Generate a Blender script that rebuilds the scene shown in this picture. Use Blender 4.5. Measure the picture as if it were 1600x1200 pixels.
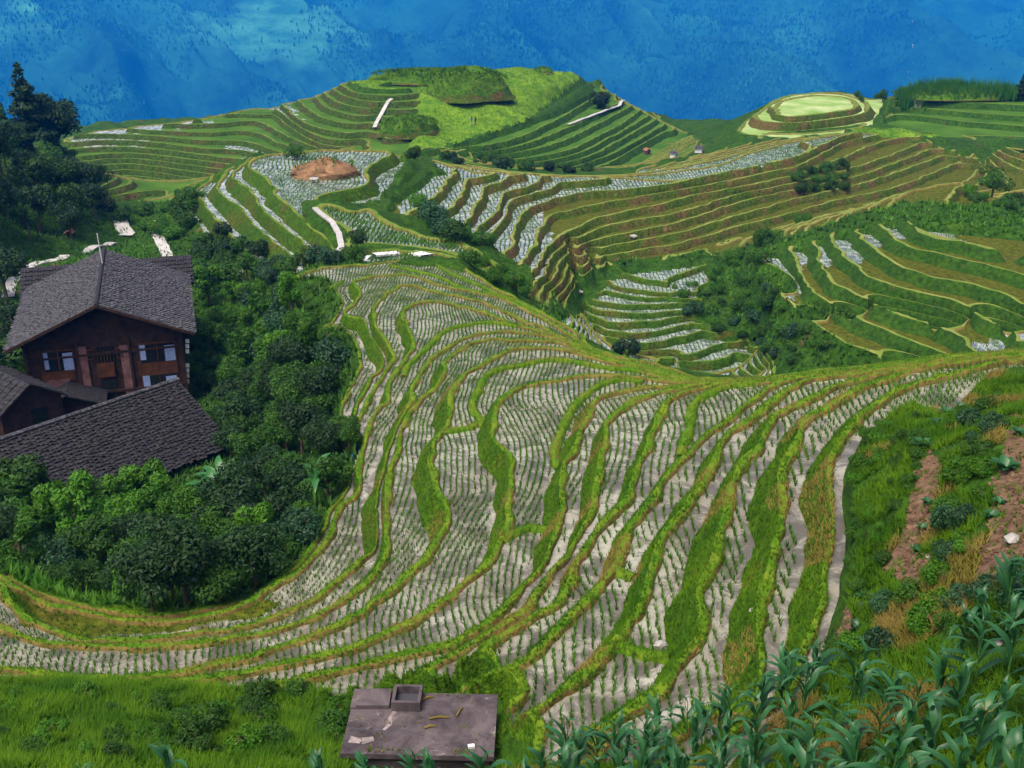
import bpy, math, random
import numpy as np
from mathutils import Vector, Matrix, kdtree

random.seed(7); RNG = np.random.default_rng(7)
SC = bpy.context.scene
COL = SC.collection
for o in list(bpy.data.objects): bpy.data.objects.remove(o)

# ------------------------------------------------------------------ camera, world, sun, exposure
PITCH = math.radians(23.0); FPX = 1700.0
cam_d = bpy.data.cameras.new('camera'); cam = bpy.data.objects.new('camera', cam_d); COL.objects.link(cam)
cam_d.sensor_width = 36.0; cam_d.lens = 36.0 * FPX / 1600.0
cam_d.clip_start = 0.1; cam_d.clip_end = 8000.0
cam.location = (0, 0, 0); cam.rotation_euler = (math.pi / 2 - PITCH, 0, 0)
SC.camera = cam

SUN_EL, SUN_AZ = math.radians(62), math.radians(222)      # azimuth from +Y clockwise: behind the camera, to the left
world = bpy.data.worlds.new('World'); SC.world = world; world.use_nodes = True
wn = world.node_tree; bg = wn.nodes['Background']
sky = wn.nodes.new('ShaderNodeTexSky'); sky.sky_type = 'NISHITA'; sky.sun_disc = False
sky.sun_elevation = SUN_EL; sky.sun_rotation = SUN_AZ; sky.dust_density = 7.0; sky.air_density = 0.8; sky.ozone_density = 0.5
wn.links.new(sky.outputs['Color'], bg.inputs['Color']); bg.inputs['Strength'].default_value = 0.14
sun_d = bpy.data.lights.new('sun', 'SUN'); sun_d.energy = 1.1; sun_d.angle = math.radians(28); sun_d.color = (1.0, 0.96, 0.90)
sun = bpy.data.objects.new('sun', sun_d); COL.objects.link(sun)
sdir = Vector((math.sin(SUN_AZ) * math.cos(SUN_EL), math.cos(SUN_AZ) * math.cos(SUN_EL), math.sin(SUN_EL)))
sun.rotation_euler = (-sdir).to_track_quat('-Z', 'Y').to_euler()
SC.view_settings.view_transform = 'Standard'; SC.view_settings.look = 'None'
SC.view_settings.exposure = 1.0; SC.view_settings.gamma = 1.0; SC.view_settings.use_curve_mapping = False
SC.render.engine = 'CYCLES'
SC.cycles.use_denoising = True
SC.cycles.max_bounces = 3; SC.cycles.diffuse_bounces = 1; SC.cycles.glossy_bounces = 2
SC.cycles.transmission_bounces = 2; SC.cycles.volume_bounces = 0; SC.cycles.transparent_max_bounces = 4
SC.cycles.caustics_reflective = False; SC.cycles.caustics_refractive = False

# ------------------------------------------------------------------ survey helpers: photo pixel + height (or distance) -> place
CP, SP = math.cos(PITCH), math.sin(PITCH)
def ray(px, py):
    u = (px - 800.0) / FPX; v = (600.0 - py) / FPX
    return np.array([u, CP + v * SP, -SP + v * CP])
def PZ(px, py, z):
    d = ray(px, py); return d * (z / d[2])
def PR(px, py, r):
    d = ray(px, py); return d * (r / math.hypot(d[0], d[1]))
def project(P):
    P = np.asarray(P, float); f = P[..., 1] * CP - P[..., 2] * SP; up = P[..., 1] * SP + P[..., 2] * CP
    return 800 + FPX * P[..., 0] / f, 600 - FPX * up / f

# ------------------------------------------------------------------ small toolkit
def tag(o, label=None, cat=None, group=None, kind=None):
    if label: o['label'] = label
    if cat: o['category'] = cat
    if group: o['group'] = group
    if kind: o['kind'] = kind
    return o
def link(o, parent=None):
    COL.objects.link(o)
    if parent is not None: o.parent = parent
    return o
def empty(name, loc=(0, 0, 0), rz=0.0):
    o = bpy.data.objects.new(name, None); o.location = loc; o.rotation_euler = (0, 0, rz); o.empty_display_size = 0.3
    return link(o)
def mesh_np(name, V, F, mats, mi=None, smooth=True):
    """mesh from numpy arrays (triangles or quads)"""
    V = np.ascontiguousarray(V, dtype=np.float32); F = np.ascontiguousarray(F, dtype=np.int32)
    me = bpy.data.meshes.new(name); n = F.shape[1]
    me.vertices.add(len(V)); me.vertices.foreach_set('co', V.ravel())
    me.loops.add(F.size); me.loops.foreach_set('vertex_index', F.ravel())
    me.polygons.add(len(F)); me.polygons.foreach_set('loop_start', np.arange(0, F.size, n, dtype=np.int32))
    try: me.polygons.foreach_set('loop_total', np.full(len(F), n, dtype=np.int32))
    except Exception: pass
    for m in (mats if isinstance(mats, (list, tuple)) else [mats]): me.materials.append(m)
    if mi is not None: me.polygons.foreach_set('material_index', np.ascontiguousarray(mi, dtype=np.int32))
    me.polygons.foreach_set('use_smooth', np.full(len(F), bool(smooth)))
    me.update(calc_edges=True)
    return me
def obj(name, me, parent=None, loc=None):
    o = bpy.data.objects.new(name, me)
    if loc is not None: o.location = loc
    return link(o, parent)
class MB:
    """collects polygons of any size into one mesh"""
    def __init__(s): s.v = []; s.f = []; s.m = []
    def add(s, vs, fs, m=0):
        b = len(s.v); s.v += [tuple(v) for v in vs]
        for f in fs: s.f.append([b + i for i in f]); s.m.append(m)
        return s
    def box(s, c, size, rz=0.0, m=0, top=1.0):
        x, y, z = [k / 2 for k in size]; ca, sa = math.cos(rz), math.sin(rz); vs = []
        for k, t in ((-z, 1.0), (z, top)):
            for i, j in ((-x * t, -y * t), (x * t, -y * t), (x * t, y * t), (-x * t, y * t)):
                vs.append((c[0] + i * ca - j * sa, c[1] + i * sa + j * ca, c[2] + k))
        return s.add(vs, [(3, 2, 1, 0), (4, 5, 6, 7), (0, 1, 5, 4), (1, 2, 6, 5), (2, 3, 7, 6), (3, 0, 4, 7)], m)
    def hexa(s, lo, hi, m=0):
        """prism between two quads"""
        return s.add(list(lo) + list(hi), [(3, 2, 1, 0), (4, 5, 6, 7), (0, 1, 5, 4), (1, 2, 6, 5), (2, 3, 7, 6), (3, 0, 4, 7)], m)
    def tube(s, pts, rad, n=6, m=0):
        pts = [Vector(p) for p in pts]; base = len(s.v); rings = []
        for i, p in enumerate(pts):
            d = (pts[min(i + 1, len(pts) - 1)] - pts[max(i - 1, 0)]).normalized()
            a = d.orthogonal().normalized() if abs(d.z) < .95 else Vector((1, 0, 0)); b = d.cross(a).normalized(); a = b.cross(d)
            r = rad[i] if isinstance(rad, (list, tuple)) else rad
            rings.append([p + (a * math.cos(2 * math.pi * k / n) + b * math.sin(2 * math.pi * k / n)) * r for k in range(n)])
        vs = [v for g in rings for v in g]; fs = []
        for i in range(len(pts) - 1):
            for k in range(n): fs.append((i * n + k, i * n + (k + 1) % n, (i + 1) * n + (k + 1) % n, (i + 1) * n + k))
        fs.append(tuple(range(n))[::-1]); fs.append(tuple((len(pts) - 1) * n + k for k in range(n)))
        return s.add(vs, fs, m)
    def build(s, name, mats, parent=None, smooth=False, loc=None):
        me = bpy.data.meshes.new(name); me.from_pydata(s.v, [], s.f)
        for m in (mats if isinstance(mats, (list, tuple)) else [mats]): me.materials.append(m)
        me.polygons.foreach_set('material_index', s.m)
        if smooth: me.polygons.foreach_set('use_smooth', [True] * len(s.f))
        me.update()
        if name is None: return me
        return obj(name, me, parent, loc)

_perm = {}
def vnoise(x, y, seed=0):
    """smooth value noise in [-1,1], unit lattice"""
    if seed not in _perm: _perm[seed] = np.random.default_rng(1000 + seed).random((256, 256)) * 2 - 1
    T = _perm[seed]; xi = np.floor(x).astype(int); yi = np.floor(y).astype(int); fx = x - xi; fy = y - yi
    fx = fx * fx * fx * (fx * (fx * 6 - 15) + 10); fy = fy * fy * fy * (fy * (fy * 6 - 15) + 10)
    a = T[xi & 255, yi & 255]; b = T[(xi + 1) & 255, yi & 255]; c = T[xi & 255, (yi + 1) & 255]; d = T[(xi + 1) & 255, (yi + 1) & 255]
    return (a * (1 - fx) + b * fx) * (1 - fy) + (c * (1 - fx) + d * fx) * fy
def fbm(x, y, scale, octv=4, seed=0, gain=0.5):
    s = 0; amp = 1; f = 1.0 / scale
    for k in range(octv):
        s = s + amp * vnoise(x * f + 17.3 * k, y * f - 9.1 * k, seed + k); amp *= gain; f *= 2.03
    return s
# ------------------------------------------------------------------ procedural materials
MAT = {}
def nmat(name, rough=0.8, spec=0.3):
    m = bpy.data.materials.new(name); m.use_nodes = True; b = m.node_tree.nodes['Principled BSDF']
    b.inputs['Roughness'].default_value = rough; b.inputs['Specular IOR Level'].default_value = spec
    MAT[name] = m; return m, m.node_tree, b
def N(nt, t, **kw):
    n = nt.nodes.new(t)
    for k, v in kw.items():
        if k in n.inputs: n.inputs[k].default_value = v
        else: setattr(n, k, v)
    return n
def noise_ramp(nt, stops, scale, detail=6.0, rough=0.6, vec=None, dist=0.0):
    """noise -> colour ramp, in object (= world) metres"""
    if vec is None: vec = N(nt, 'ShaderNodeTexCoord').outputs['Object']
    nz = N(nt, 'ShaderNodeTexNoise', Scale=scale, Detail=detail, Roughness=rough, Distortion=dist); nt.links.new(vec, nz.inputs['Vector'])
    cr = N(nt, 'ShaderNodeValToRGB'); e = cr.color_ramp.elements
    while len(e) < len(stops): e.new(0.5)
    for i, (p, c) in enumerate(stops): e[i].position = p; e[i].color = (*c, 1)
    nt.links.new(nz.outputs['Fac'], cr.inputs['Fac']); return nz, cr
def mix(nt, fac, a, b, mode='MIX'):
    m = N(nt, 'ShaderNodeMix', data_type='RGBA', blend_type=mode)
    for s, i in ((fac, 0), (a, 6), (b, 7)):
        if isinstance(s, (int, float)): m.inputs[i].default_value = s
        elif isinstance(s, tuple): m.inputs[i].default_value = (*s, 1)
        else: nt.links.new(s, m.inputs[i])
    return m.outputs[2]
def bump(nt, b, h, strength=0.5, dist=0.05):
    bp = N(nt, 'ShaderNodeBump', Strength=strength, Distance=dist); nt.links.new(h, bp.inputs['Height']); nt.links.new(bp.outputs['Normal'], b.inputs['Normal'])
def simple(name, c1, c2, scale, rough=0.85, spec=0.2, bmp=0.0, bdist=0.02, detail=6.0, lo=0.35, hi=0.65):
    m, nt, b = nmat(name, rough, spec)
    nz, cr = noise_ramp(nt, [(lo, c1), (hi, c2)], scale, detail); nt.links.new(cr.outputs['Color'], b.inputs['Base Color'])
    if bmp: bump(nt, b, nz.outputs['Fac'], bmp, bdist)
    return m
def leafy(name, c1, c2, scale=3.0, trans=0.35, rough=0.5, spec=0.25, rnd=0.35):
    """foliage: colour varies leaf by leaf and thing by thing, light passes through a little"""
    m, nt, b = nmat(name, rough, spec)
    nz, cr = noise_ramp(nt, [(0.3, c1), (0.7, c2)], scale, 3.0)
    oi = N(nt, 'ShaderNodeObjectInfo'); hs = N(nt, 'ShaderNodeHueSaturation')
    mr = N(nt, 'ShaderNodeMapRange'); mr.inputs['To Min'].default_value = 1 - rnd; mr.inputs['To Max'].default_value = 1 + rnd
    nt.links.new(oi.outputs['Random'], mr.inputs['Value']); nt.links.new(mr.outputs['Result'], hs.inputs['Value'])
    nt.links.new(cr.outputs['Color'], hs.inputs['Color']); nt.links.new(hs.outputs['Color'], b.inputs['Base Color'])
    if trans:
        tr = N(nt, 'ShaderNodeBsdfTranslucent'); nt.links.new(hs.outputs['Color'], tr.inputs['Color'])
        ms = N(nt, 'ShaderNodeMixShader', Fac=trans); out = nt.nodes['Material Output']
        nt.links.new(b.outputs['BSDF'], ms.inputs[1]); nt.links.new(tr.outputs['BSDF'], ms.inputs[2]); nt.links.new(ms.outputs['Shader'], out.inputs['Surface'])
    return m

def paddy_mat(name, mud1, mud2, weed, weedamt, rough):
    """shallow muddy water: smooth mirror over mud, dull where mud or weed breaks the surface"""
    m, nt, b = nmat(name, rough, 1.0); b.inputs['IOR'].default_value = 1.36
    tc = N(nt, 'ShaderNodeTexCoord').outputs['Object']
    nz, cr = noise_ramp(nt, [(0.36, mud1), (0.64, mud2)], 0.45, 7.0, 0.7, tc, 0.6)
    n2, c2 = noise_ramp(nt, [(weedamt, (0, 0, 0)), (weedamt + 0.12, (1, 1, 1))], 0.16, 6.0, 0.72, tc)
    n3, c3 = noise_ramp(nt, [(0.35, (0.80, 0.78, 0.76)), (0.65, (1.06, 1.06, 1.07))], 2.2, 6.0, 0.75, tc)
    n5, c5 = noise_ramp(nt, [(0.44, (0, 0, 0)), (0.58, (1, 1, 1))], 0.8, 8.0, 0.72, tc, 0.8)
    mud = mix(nt, c5.outputs['Color'], mix(nt, c2.outputs['Color'], cr.outputs['Color'], weed), tuple(q * 0.50 for q in mud1))
    nt.links.new(mix(nt, 1.0, mud, c3.outputs['Color'], 'MULTIPLY'), b.inputs['Base Color'])
    rr = N(nt, 'ShaderNodeMapRange'); rr.inputs['To Min'].default_value = rough + 0.34; rr.inputs['To Max'].default_value = rough
    nt.links.new(c5.outputs['Color'], rr.inputs['Value']); nt.links.new(rr.outputs['Result'], b.inputs['Roughness'])
    bump(nt, b, n3.outputs['Fac'], 0.05, 0.02); return m
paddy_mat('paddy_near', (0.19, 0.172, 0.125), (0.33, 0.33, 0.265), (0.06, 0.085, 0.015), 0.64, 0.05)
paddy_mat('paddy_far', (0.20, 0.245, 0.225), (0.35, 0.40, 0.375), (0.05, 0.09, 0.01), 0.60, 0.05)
def bank_mat(name, g1, g2, dry, soil, dryamt, scale=0.9):
    m, nt, b = nmat(name, 0.95, 0.1); tc = N(nt, 'ShaderNodeTexCoord').outputs['Object']
    nz, cr = noise_ramp(nt, [(0.3, g1), (0.7, g2)], scale, 8.0, 0.7, tc)
    n2, c2 = noise_ramp(nt, [(dryamt, (0, 0, 0)), (dryamt + 0.14, (1, 1, 1))], scale * 0.45, 7.0, 0.72, tc)
    n3, c3 = noise_ramp(nt, [(0.62, (0, 0, 0)), (0.70, (1, 1, 1))], scale * 0.7, 6.0, 0.7, tc)
    n4, c4 = noise_ramp(nt, [(0.35, (0.45, 0.45, 0.45)), (0.65, (1.25, 1.25, 1.25))], 6.0 * scale, 4.0, 0.7, tc)
    c = mix(nt, c3.outputs['Color'], mix(nt, c2.outputs['Color'], cr.outputs['Color'], dry), soil)
    nt.links.new(mix(nt, 1.0, c, c4.outputs['Color'], 'MULTIPLY'), b.inputs['Base Color'])
    bump(nt, b, n4.outputs['Fac'], 1.0, 0.25); return m
bank_mat('paddy_weedy', (0.052, 0.072, 0.004), (0.085, 0.092, 0.007), (0.062, 0.050, 0.008), (0.030, 0.070, 0.006), 0.54, 0.35)
bank_mat('bank_near', (0.028, 0.095, 0.003), (0.075, 0.145, 0.005), (0.10, 0.095, 0.012), (0.13, 0.075, 0.02), 0.55)
bank_mat('bank_far', (0.022, 0.070, 0.004), (0.050, 0.105, 0.006), (0.075, 0.065, 0.012), (0.11, 0.06, 0.025), 0.50, 0.5)
bank_mat('bank_brown', (0.030, 0.068, 0.004), (0.062, 0.095, 0.008), (0.10, 0.070, 0.022), (0.15, 0.085, 0.04), 0.46, 0.5)
bank_mat('bank_green', (0.014, 0.052, 0.004), (0.035, 0.085, 0.006), (0.045, 0.060, 0.010), (0.07, 0.05, 0.02), 0.60, 0.4)
bank_mat('hill_ground', (0.012, 0.045, 0.003), (0.035, 0.09, 0.005), (0.05, 0.055, 0.009), (0.10, 0.055, 0.028), 0.60, 0.35)
simple('bund_top', (0.042, 0.12, 0.004), (0.11, 0.16, 0.010), 1.3, 0.95, 0.1, 0.6, 0.05)
simple('bund_mud', (0.075, 0.055, 0.012), (0.17, 0.125, 0.035), 1.1, 0.9, 0.15, 0.6, 0.05)
simple('field_green', (0.045, 0.12, 0.005), (0.12, 0.21, 0.012), 0.5, 0.9, 0.1, 0.3, 0.1)
simple('bund_pale', (0.075, 0.135, 0.012), (0.18, 0.195, 0.05), 0.5, 0.95, 0.1, 0.4, 0.1)
simple('bund_far', (0.05, 0.115, 0.006), (0.14, 0.165, 0.03), 0.5, 0.95, 0.1, 0.4, 0.1)
simple('terrace_grass', (0.022, 0.070, 0.005), (0.060, 0.13, 0.010), 0.12, 0.95, 0.1, 0.4, 0.1)
simple('disc_field', (0.10, 0.22, 0.015), (0.34, 0.40, 0.18), 0.16, 0.8, 0.2, 0.3, 0.1)
bank_mat('bank_olive', (0.020, 0.052, 0.004), (0.042, 0.072, 0.008), (0.06, 0.045, 0.016), (0.075, 0.045, 0.022), 0.5, 0.3)
leafy('rice_leaf', (0.030, 0.125, 0.010), (0.10, 0.22, 0.014), 0.5, 0.3, 0.6, 0.15, 0.05)
leafy('grass_blade', (0.015, 0.075, 0.002), (0.092, 0.19, 0.005), 0.6, 0.3, 0.7, 0.1, 0.0)
leafy('dry_blade', (0.14, 0.12, 0.02), (0.22, 0.165, 0.045), 0.9, 0.25, 0.8, 0.1, 0.0)
simple('garden_soil', (0.06, 0.034, 0.02), (0.17, 0.105, 0.065), 5.0, 0.95, 0.1, 1.0, 0.08)
simple('paddy_green', (0.05, 0.15, 0.02), (0.14, 0.25, 0.08), 0.5, 0.5, 0.4, 0.3, 0.1)
simple('soil_cliff', (0.13, 0.075, 0.035), (0.26, 0.15, 0.08), 0.8, 0.95, 0.1, 1.0, 0.3)
bank_mat('mound_grass', (0.03, 0.09, 0.005), (0.08, 0.16, 0.01), (0.08, 0.10, 0.015), (0.13, 0.08, 0.035), 0.58, 0.3)
simple('concrete', (0.28, 0.27, 0.26), (0.42, 0.41, 0.39), 0.8, 0.85, 0.2, 0.3, 0.02)
m, nt, b = nmat('old_concrete', 0.92, 0.15); tc = N(nt, 'ShaderNodeTexCoord').outputs['Object']
n1, c1 = noise_ramp(nt, [(0.36, (0.030, 0.024, 0.028)), (0.64, (0.105, 0.085, 0.088))], 1.2, 9.0, 0.72, tc, 0.5)
n2, c2 = noise_ramp(nt, [(0.58, (0, 0, 0)), (0.66, (1, 1, 1))], 0.9, 8.0, 0.75, tc, 1.2)
n3, c3 = noise_ramp(nt, [(0.60, (0, 0, 0)), (0.68, (1, 1, 1))], 1.7, 8.0, 0.75, tc, 0.4)
nt.links.new(mix(nt, c3.outputs['Color'], mix(nt, c2.outputs['Color'], c1.outputs['Color'], (0.22, 0.18, 0.17)), (0.05, 0.06, 0.018)), b.inputs['Base Color']); bump(nt, b, n1.outputs['Fac'], 0.8, 0.03)
leafy('leaf_dark', (0.006, 0.024, 0.006), (0.020, 0.055, 0.009), 0.7, 0.25, 0.55, 0.2, 0.35)
leafy('leaf_mid', (0.014, 0.058, 0.004), (0.042, 0.11, 0.008), 0.7, 0.3, 0.55, 0.2, 0.35)
leafy('leaf_bright', (0.025, 0.105, 0.004), (0.07, 0.18, 0.008), 0.7, 0.35, 0.55, 0.2, 0.25)
leafy('leaf_blue', (0.012, 0.050, 0.018), (0.035, 0.095, 0.03), 0.7, 0.3, 0.5, 0.25, 0.3)
leafy('corn_leaf', (0.012, 0.072, 0.022), (0.036, 0.135, 0.042), 1.5, 0.3, 0.38, 0.4, 0.25)
leafy('corn_far', (0.02, 0.10, 0.012), (0.05, 0.15, 0.02), 0.6, 0.3, 0.5, 0.2, 0.1)
leafy('banana_leaf', (0.022, 0.12, 0.025), (0.055, 0.19, 0.05), 1.5, 0.35, 0.35, 0.4, 0.1)
simple('bark', (0.06, 0.045, 0.03), (0.12, 0.09, 0.06), 4.0, 0.9, 0.1, 0.8, 0.03)
simple('stalk', (0.03, 0.10, 0.012), (0.06, 0.15, 0.02), 6.0, 0.7, 0.2)
simple('tassel', (0.22, 0.20, 0.05), (0.3, 0.26, 0.08), 9.0, 0.8, 0.1)
simple('wood_dark', (0.012, 0.006, 0.004), (0.040, 0.019, 0.011), 2.5, 0.8, 0.2, 0.4, 0.02)
simple('wood_red', (0.035, 0.012, 0.004), (0.085, 0.03, 0.008), 2.5, 0.7, 0.25, 0.4, 0.02)
simple('brick_wall', (0.08, 0.038, 0.034), (0.17, 0.09, 0.085), 3.0, 0.9, 0.15, 0.5, 0.02)
simple('roof_tile', (0.012, 0.012, 0.015), (0.085, 0.083, 0.092), 5.5, 0.8, 0.25, 0.8, 0.04, 8.0, 0.38, 0.62)
simple('roof_dark', (0.005, 0.005, 0.006), (0.026, 0.024, 0.027), 4.5, 0.75, 0.3, 0.8, 0.04, 8.0, 0.38, 0.64)
simple('curtain', (0.14, 0.19, 0.36), (0.22, 0.28, 0.48), 3.0, 0.8, 0.1)
simple('white_paint', (0.5, 0.5, 0.49), (0.62, 0.62, 0.6), 3.0, 0.6, 0.3)
simple('red_roof', (0.30, 0.12, 0.07), (0.40, 0.18, 0.11), 3.0, 0.8, 0.2)
simple('cloth_blue', (0.06, 0.12, 0.25), (0.10, 0.2, 0.35), 6.0, 0.9, 0.1)
simple('stone', (0.22, 0.21, 0.19), (0.36, 0.35, 0.32), 3.0, 0.9, 0.2, 0.5, 0.02)
simple('metal_pole', (0.32, 0.32, 0.30), (0.45, 0.45, 0.42), 3.0, 0.5, 0.4)
m, nt, b = nmat('glass_or_shade', 0.08, 0.6); b.inputs['Base Color'].default_value = (0.01, 0.011, 0.013, 1)  # window panes and dark doors; on the balcony opening it paints shade
m, nt, b = nmat('tank_water', 0.05, 0.6); b.inputs['Base Color'].default_value = (0.05, 0.05, 0.06, 1)
m, nt, b = nmat('pond_water', 0.12, 0.5); b.inputs['Base Color'].default_value = (0.025, 0.042, 0.008, 1)

leafy('field_blade', (0.05, 0.15, 0.006), (0.13, 0.25, 0.012), 0.15, 0.3, 0.6, 0.15, 0.0)
# ------------------------------------------------------------------ survey of the terraces: bund lines as (photo x, y) at a constant height
TX = [1750, 1600, 1500, 1450, 1400, 1330, 1280, 1236]
T0 = [532, 548, 555, 561, 568, 576, 579, 586]; T11 = [541, 551, 558.5, 564, 573, 584, 590, 594]
def tail(k): return [(x, a + (b - a) * k / 11.0) for x, a, b in zip(TX, T0, T11)]
A = {}
A[-22.8] = tail(0) + [(1217,590),(1180,592),(1130,592),(1110,594),(1085,592),(1067,584),(1042,576),(1017,569),(986,561),(955,554),(930,545),(905,524),(880,508),(855,494),(830,480),(805,465),(786,456),(767,445),(749,434),(730,421),(711,409),(692,402),(667,402),(645,404),(620,408),(590,413),(560,414),(540,415),(517,417),(499,419),(480,425),(461,432),(446,441),(441,450),(442,460),(455,472),(471,487),(490,503),(512,521),(522,516),(533,510),(546,527),(556,541),(560,559),(557,577),(550,595),(540,615),(532,634),(530,655),(526,690),(519,720),(514,750),(510,775),(498,790),(482,808),(475,835),(455,858),(440,874),(420,890),(390,908),(350,925),(300,934),(237,938),(162,928),(100,912),(40,890),(0,870),(-150,830)]
A[-22.2] = tail(1) + [(1205,591),(1150,593),(1110,595),(1085,593),(1067,587),(1042,579),(1017,573),(986,565),(955,557),(930,550),(905,533),(880,517),(855,502),(830,489),(805,474),(786,467),(767,462),(749,459),(730,455),(711,451),(692,447),(667,440),(649,433),(630,429),(592,431),(567,436),(555,441),(554,447),(559,457),(557,467),(545,480),(534,492),(540,499),(567,501),(572,508),(578,523),(589,540),(596,553),(598,563),(594,575),(581,593),(566,618),(557,638),(549,658),(545,690),(538,715),(533,745),(530,765),(518,780),(506,795),(495,825),(475,850),(455,872),(430,892),(395,915),(350,935),(300,946),(237,950),(162,941),(100,926),(40,905),(0,885),(-150,845)]
A[-21.6] = tail(2) + [(1205,592),(1150,594),(1110,595.5),(1085,594),(1067,589),(1042,582),(1017,576),(986,567),(955,559),(930,552),(905,539),(880,527),(855,517),(830,506),(805,495),(786,486),(767,479),(749,472),(730,466),(711,462),(692,457),(674,454),(655,449),(630,447),(617,452),(605,460),(590,472),(582,487),(582,502),(590,521),(602,539),(607,552),(610,565),(605,576),(592,594),(576,620),(567,637),(559,660),(555,690),(549,712),(544,735),(546,760),(530,778),(515,795),(505,830),(485,860),(470,880),(445,902),(410,922),(375,940),(325,951),(275,960),(237,961),(162,953),(112,941),(62,927),(20,905),(0,893),(-150,850)]
A[-21.0] = tail(3) + [(1205,592.5),(1150,595),(1110,596),(1085,594.5),(1067,591),(1042,585),(1017,578),(986,570),(955,561),(930,553.5),(905,542),(880,530),(855,522),(830,515),(817,511),(799,505),(780,496),(761,489),(742,484),(724,480),(705,475),(686,471),(667,470.5),(649,473),(637,479),(630,486),(629,500),(632,515),(640,530),(644,540),(636,559),(620,577),(610,594),(604,615),(605,630),(592,640),(582,652),(571,670),(567,690),(562,709),(556,725),(554,742),(559,755),(557,767),(550,777),(535,787),(525,800),(519,815),(512,840),(494,862),(481,879),(462,896),(437,913),(419,924),(400,937),(375,950),(325,962),(275,970),(237,971),(200,970),(162,964),(112,952),(75,944),(50,930),(20,913),(0,900),(-150,858)]
A[-20.2] = tail(4) + [(1205,593),(1150,595.5),(1110,596.5),(1085,595),(1067,593),(1042,588),(1017,580),(986,572),(955,563),(930,555),(905,546),(880,533),(855,526),(830,522),(805,520.5),(780,520.5),(755,522),(736,526),(717,532),(700,540),(686,551),(667,566),(655,584),(645,596),(640,609),(639,620),(637,632),(626,652),(615,680),(606,705),(598,735),(592,765),(590,800),(591,840),(588,860),(580,870),(565,875),(550,887),(531,904),(507,922),(484,939),(456,950),(428,962),(400,972),(350,985),(300,992),(250,997),(212,1000),(175,1001),(137,1000),(100,990),(62,975),(37,960),(22,945),(12,927),(0,912),(-150,868)]
A[-19.4] = tail(5) + [(1205,593.5),(1150,596),(1110,597),(1085,595.5),(1067,595),(1042,591),(1017,583),(986,575),(955,565),(930,557),(905,549),(880,539),(855,534),(830,532),(792,531),(767,531),(749,535),(732,540),(705,555),(688,570),(691,580),(686,596),(667,615),(649,632),(634,649),(625,665),(620,689),(612,715),(607,734),(602,752),(601,777),(600,802),(601,839),(602,850),(601,862),(595,881),(580,902),(559,922),(541,937),(512,952),(484,966),(456,977),(428,986),(400,993),(350,1000),(300,1005),(250,1008),(200,1011),(150,1013),(112,1012),(62,1002),(25,987),(0,977),(-150,935)]
A[-18.6] = tail(6) + [(1205,594),(1150,596.5),(1110,598),(1085,597),(1067,597),(1042,593),(1017,586),(1005,582),(980,574),(955,566),(930,560),(905,552),(880,546),(855,544),(830,543),(805,545),(784,551),(767,562),(749,574),(730,584),(717,592),(707,605),(701,621),(699,640),(697,665),(692,672),(684,684),(681,690),(672,705),(667,725),(670,747),(675,765),(685,781),(695,799),(696,815),(690,830),(687,840),(677,855),(659,877),(634,900),(616,919),(587,939),(559,960),(531,975),(503,988),(475,999),(456,1005),(428,1014),(400,1024),(337,1040),(300,1047),(225,1057),(175,1061),(100,1058),(50,1052),(0,1045),(-150,1015)]
A[-17.9] = tail(7) + [(1205,595),(1150,597.5),(1110,599),(1085,598.5),(1067,599),(1040,597),(1017,593),(999,590),(980,588),(955,585.5),(930,586),(905,587),(886,590),(867,594),(842,597),(824,602),(805,609),(790,617),(777,627),(771,646),(767,665),(769,689),(780,705),(790,719),(796,731),(797,746),(796,765),(795,784),(790,800),(787,815),(786,834),(781,847),(771,868),(747,894),(728,911),(700,932),(672,949),(653,964),(625,981),(597,994),(569,1005),(556,1012),(527,1020),(494,1026),(456,1034),(428,1041),(400,1048),(350,1055),(300,1062),(250,1068),(175,1073),(100,1070),(0,1062),(-150,1035)]
A[-17.2] = tail(8) + [(1205,596),(1150,599),(1110,600),(1085,600.5),(1050,602.5),(1020,604),(999,607),(980,610),(961,614),(942,620),(930,625),(917,644),(907,667),(900,690),(892,709),(882,727),(877,744),(876,765),(875,790),(874,815),(870,827),(868,840),(859,864),(846,885),(831,904),(818,917),(799,937),(781,956),(756,975),(728,992),(700,1006),(672,1013),(644,1020),(616,1027),(587,1035),(559,1042),(531,1048),(494,1056),(456,1064),(400,1074),(300,1080),(200,1084),(100,1082),(0,1076),(-150,1055)]
A[-16.6] = tail(9) + [(1205,597),(1150,600),(1110,601),(1092,603),(1074,606),(1055,609),(1030,614),(1011,620),(992,626),(974,636),(957,650),(945,669),(940,690),(935,702),(931,721),(929,740),(927,765),(924,790),(918,812),(906,835),(891,861),(878,879),(859,898),(841,919),(829,938),(816,954),(794,969),(775,982),(739,1004),(700,1029),(672,1042),(650,1052),(610,1062),(575,1070),(540,1077),(500,1085)]
A[-16.1] = tail(10) + [(1205,598),(1170,600),(1130,601),(1117,603),(1099,607),(1080,611),(1061,619),(1042,630),(1027,645),(1017,662),(1010,684),(1009,702),(1001,717),(990,740),(982,760),(973,783),(964,792),(951,806),(939,822),(926,839),(914,855),(902,874),(887,902),(878,922),(869,939),(850,954),(822,971),(794,988),(766,1005),(737,1027),(719,1040),(700,1054),(665,1071)]
A[-15.5] = tail(11) + [(1217,597),(1207,604),(1192,615),(1167,631),(1142,650),(1130,660),(1111,675),(1097,690),(1082,704),(1070,716),(1051,732),(1039,747),(1026,765),(1017,780),(1007,795),(995,811),(982,828),(972,855),(962,877),(956,894),(944,907),(925,930),(910,945),(887,969),(859,997),(831,1024),(803,1042),(775,1054),(747,1064),(712,1080)]
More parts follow.
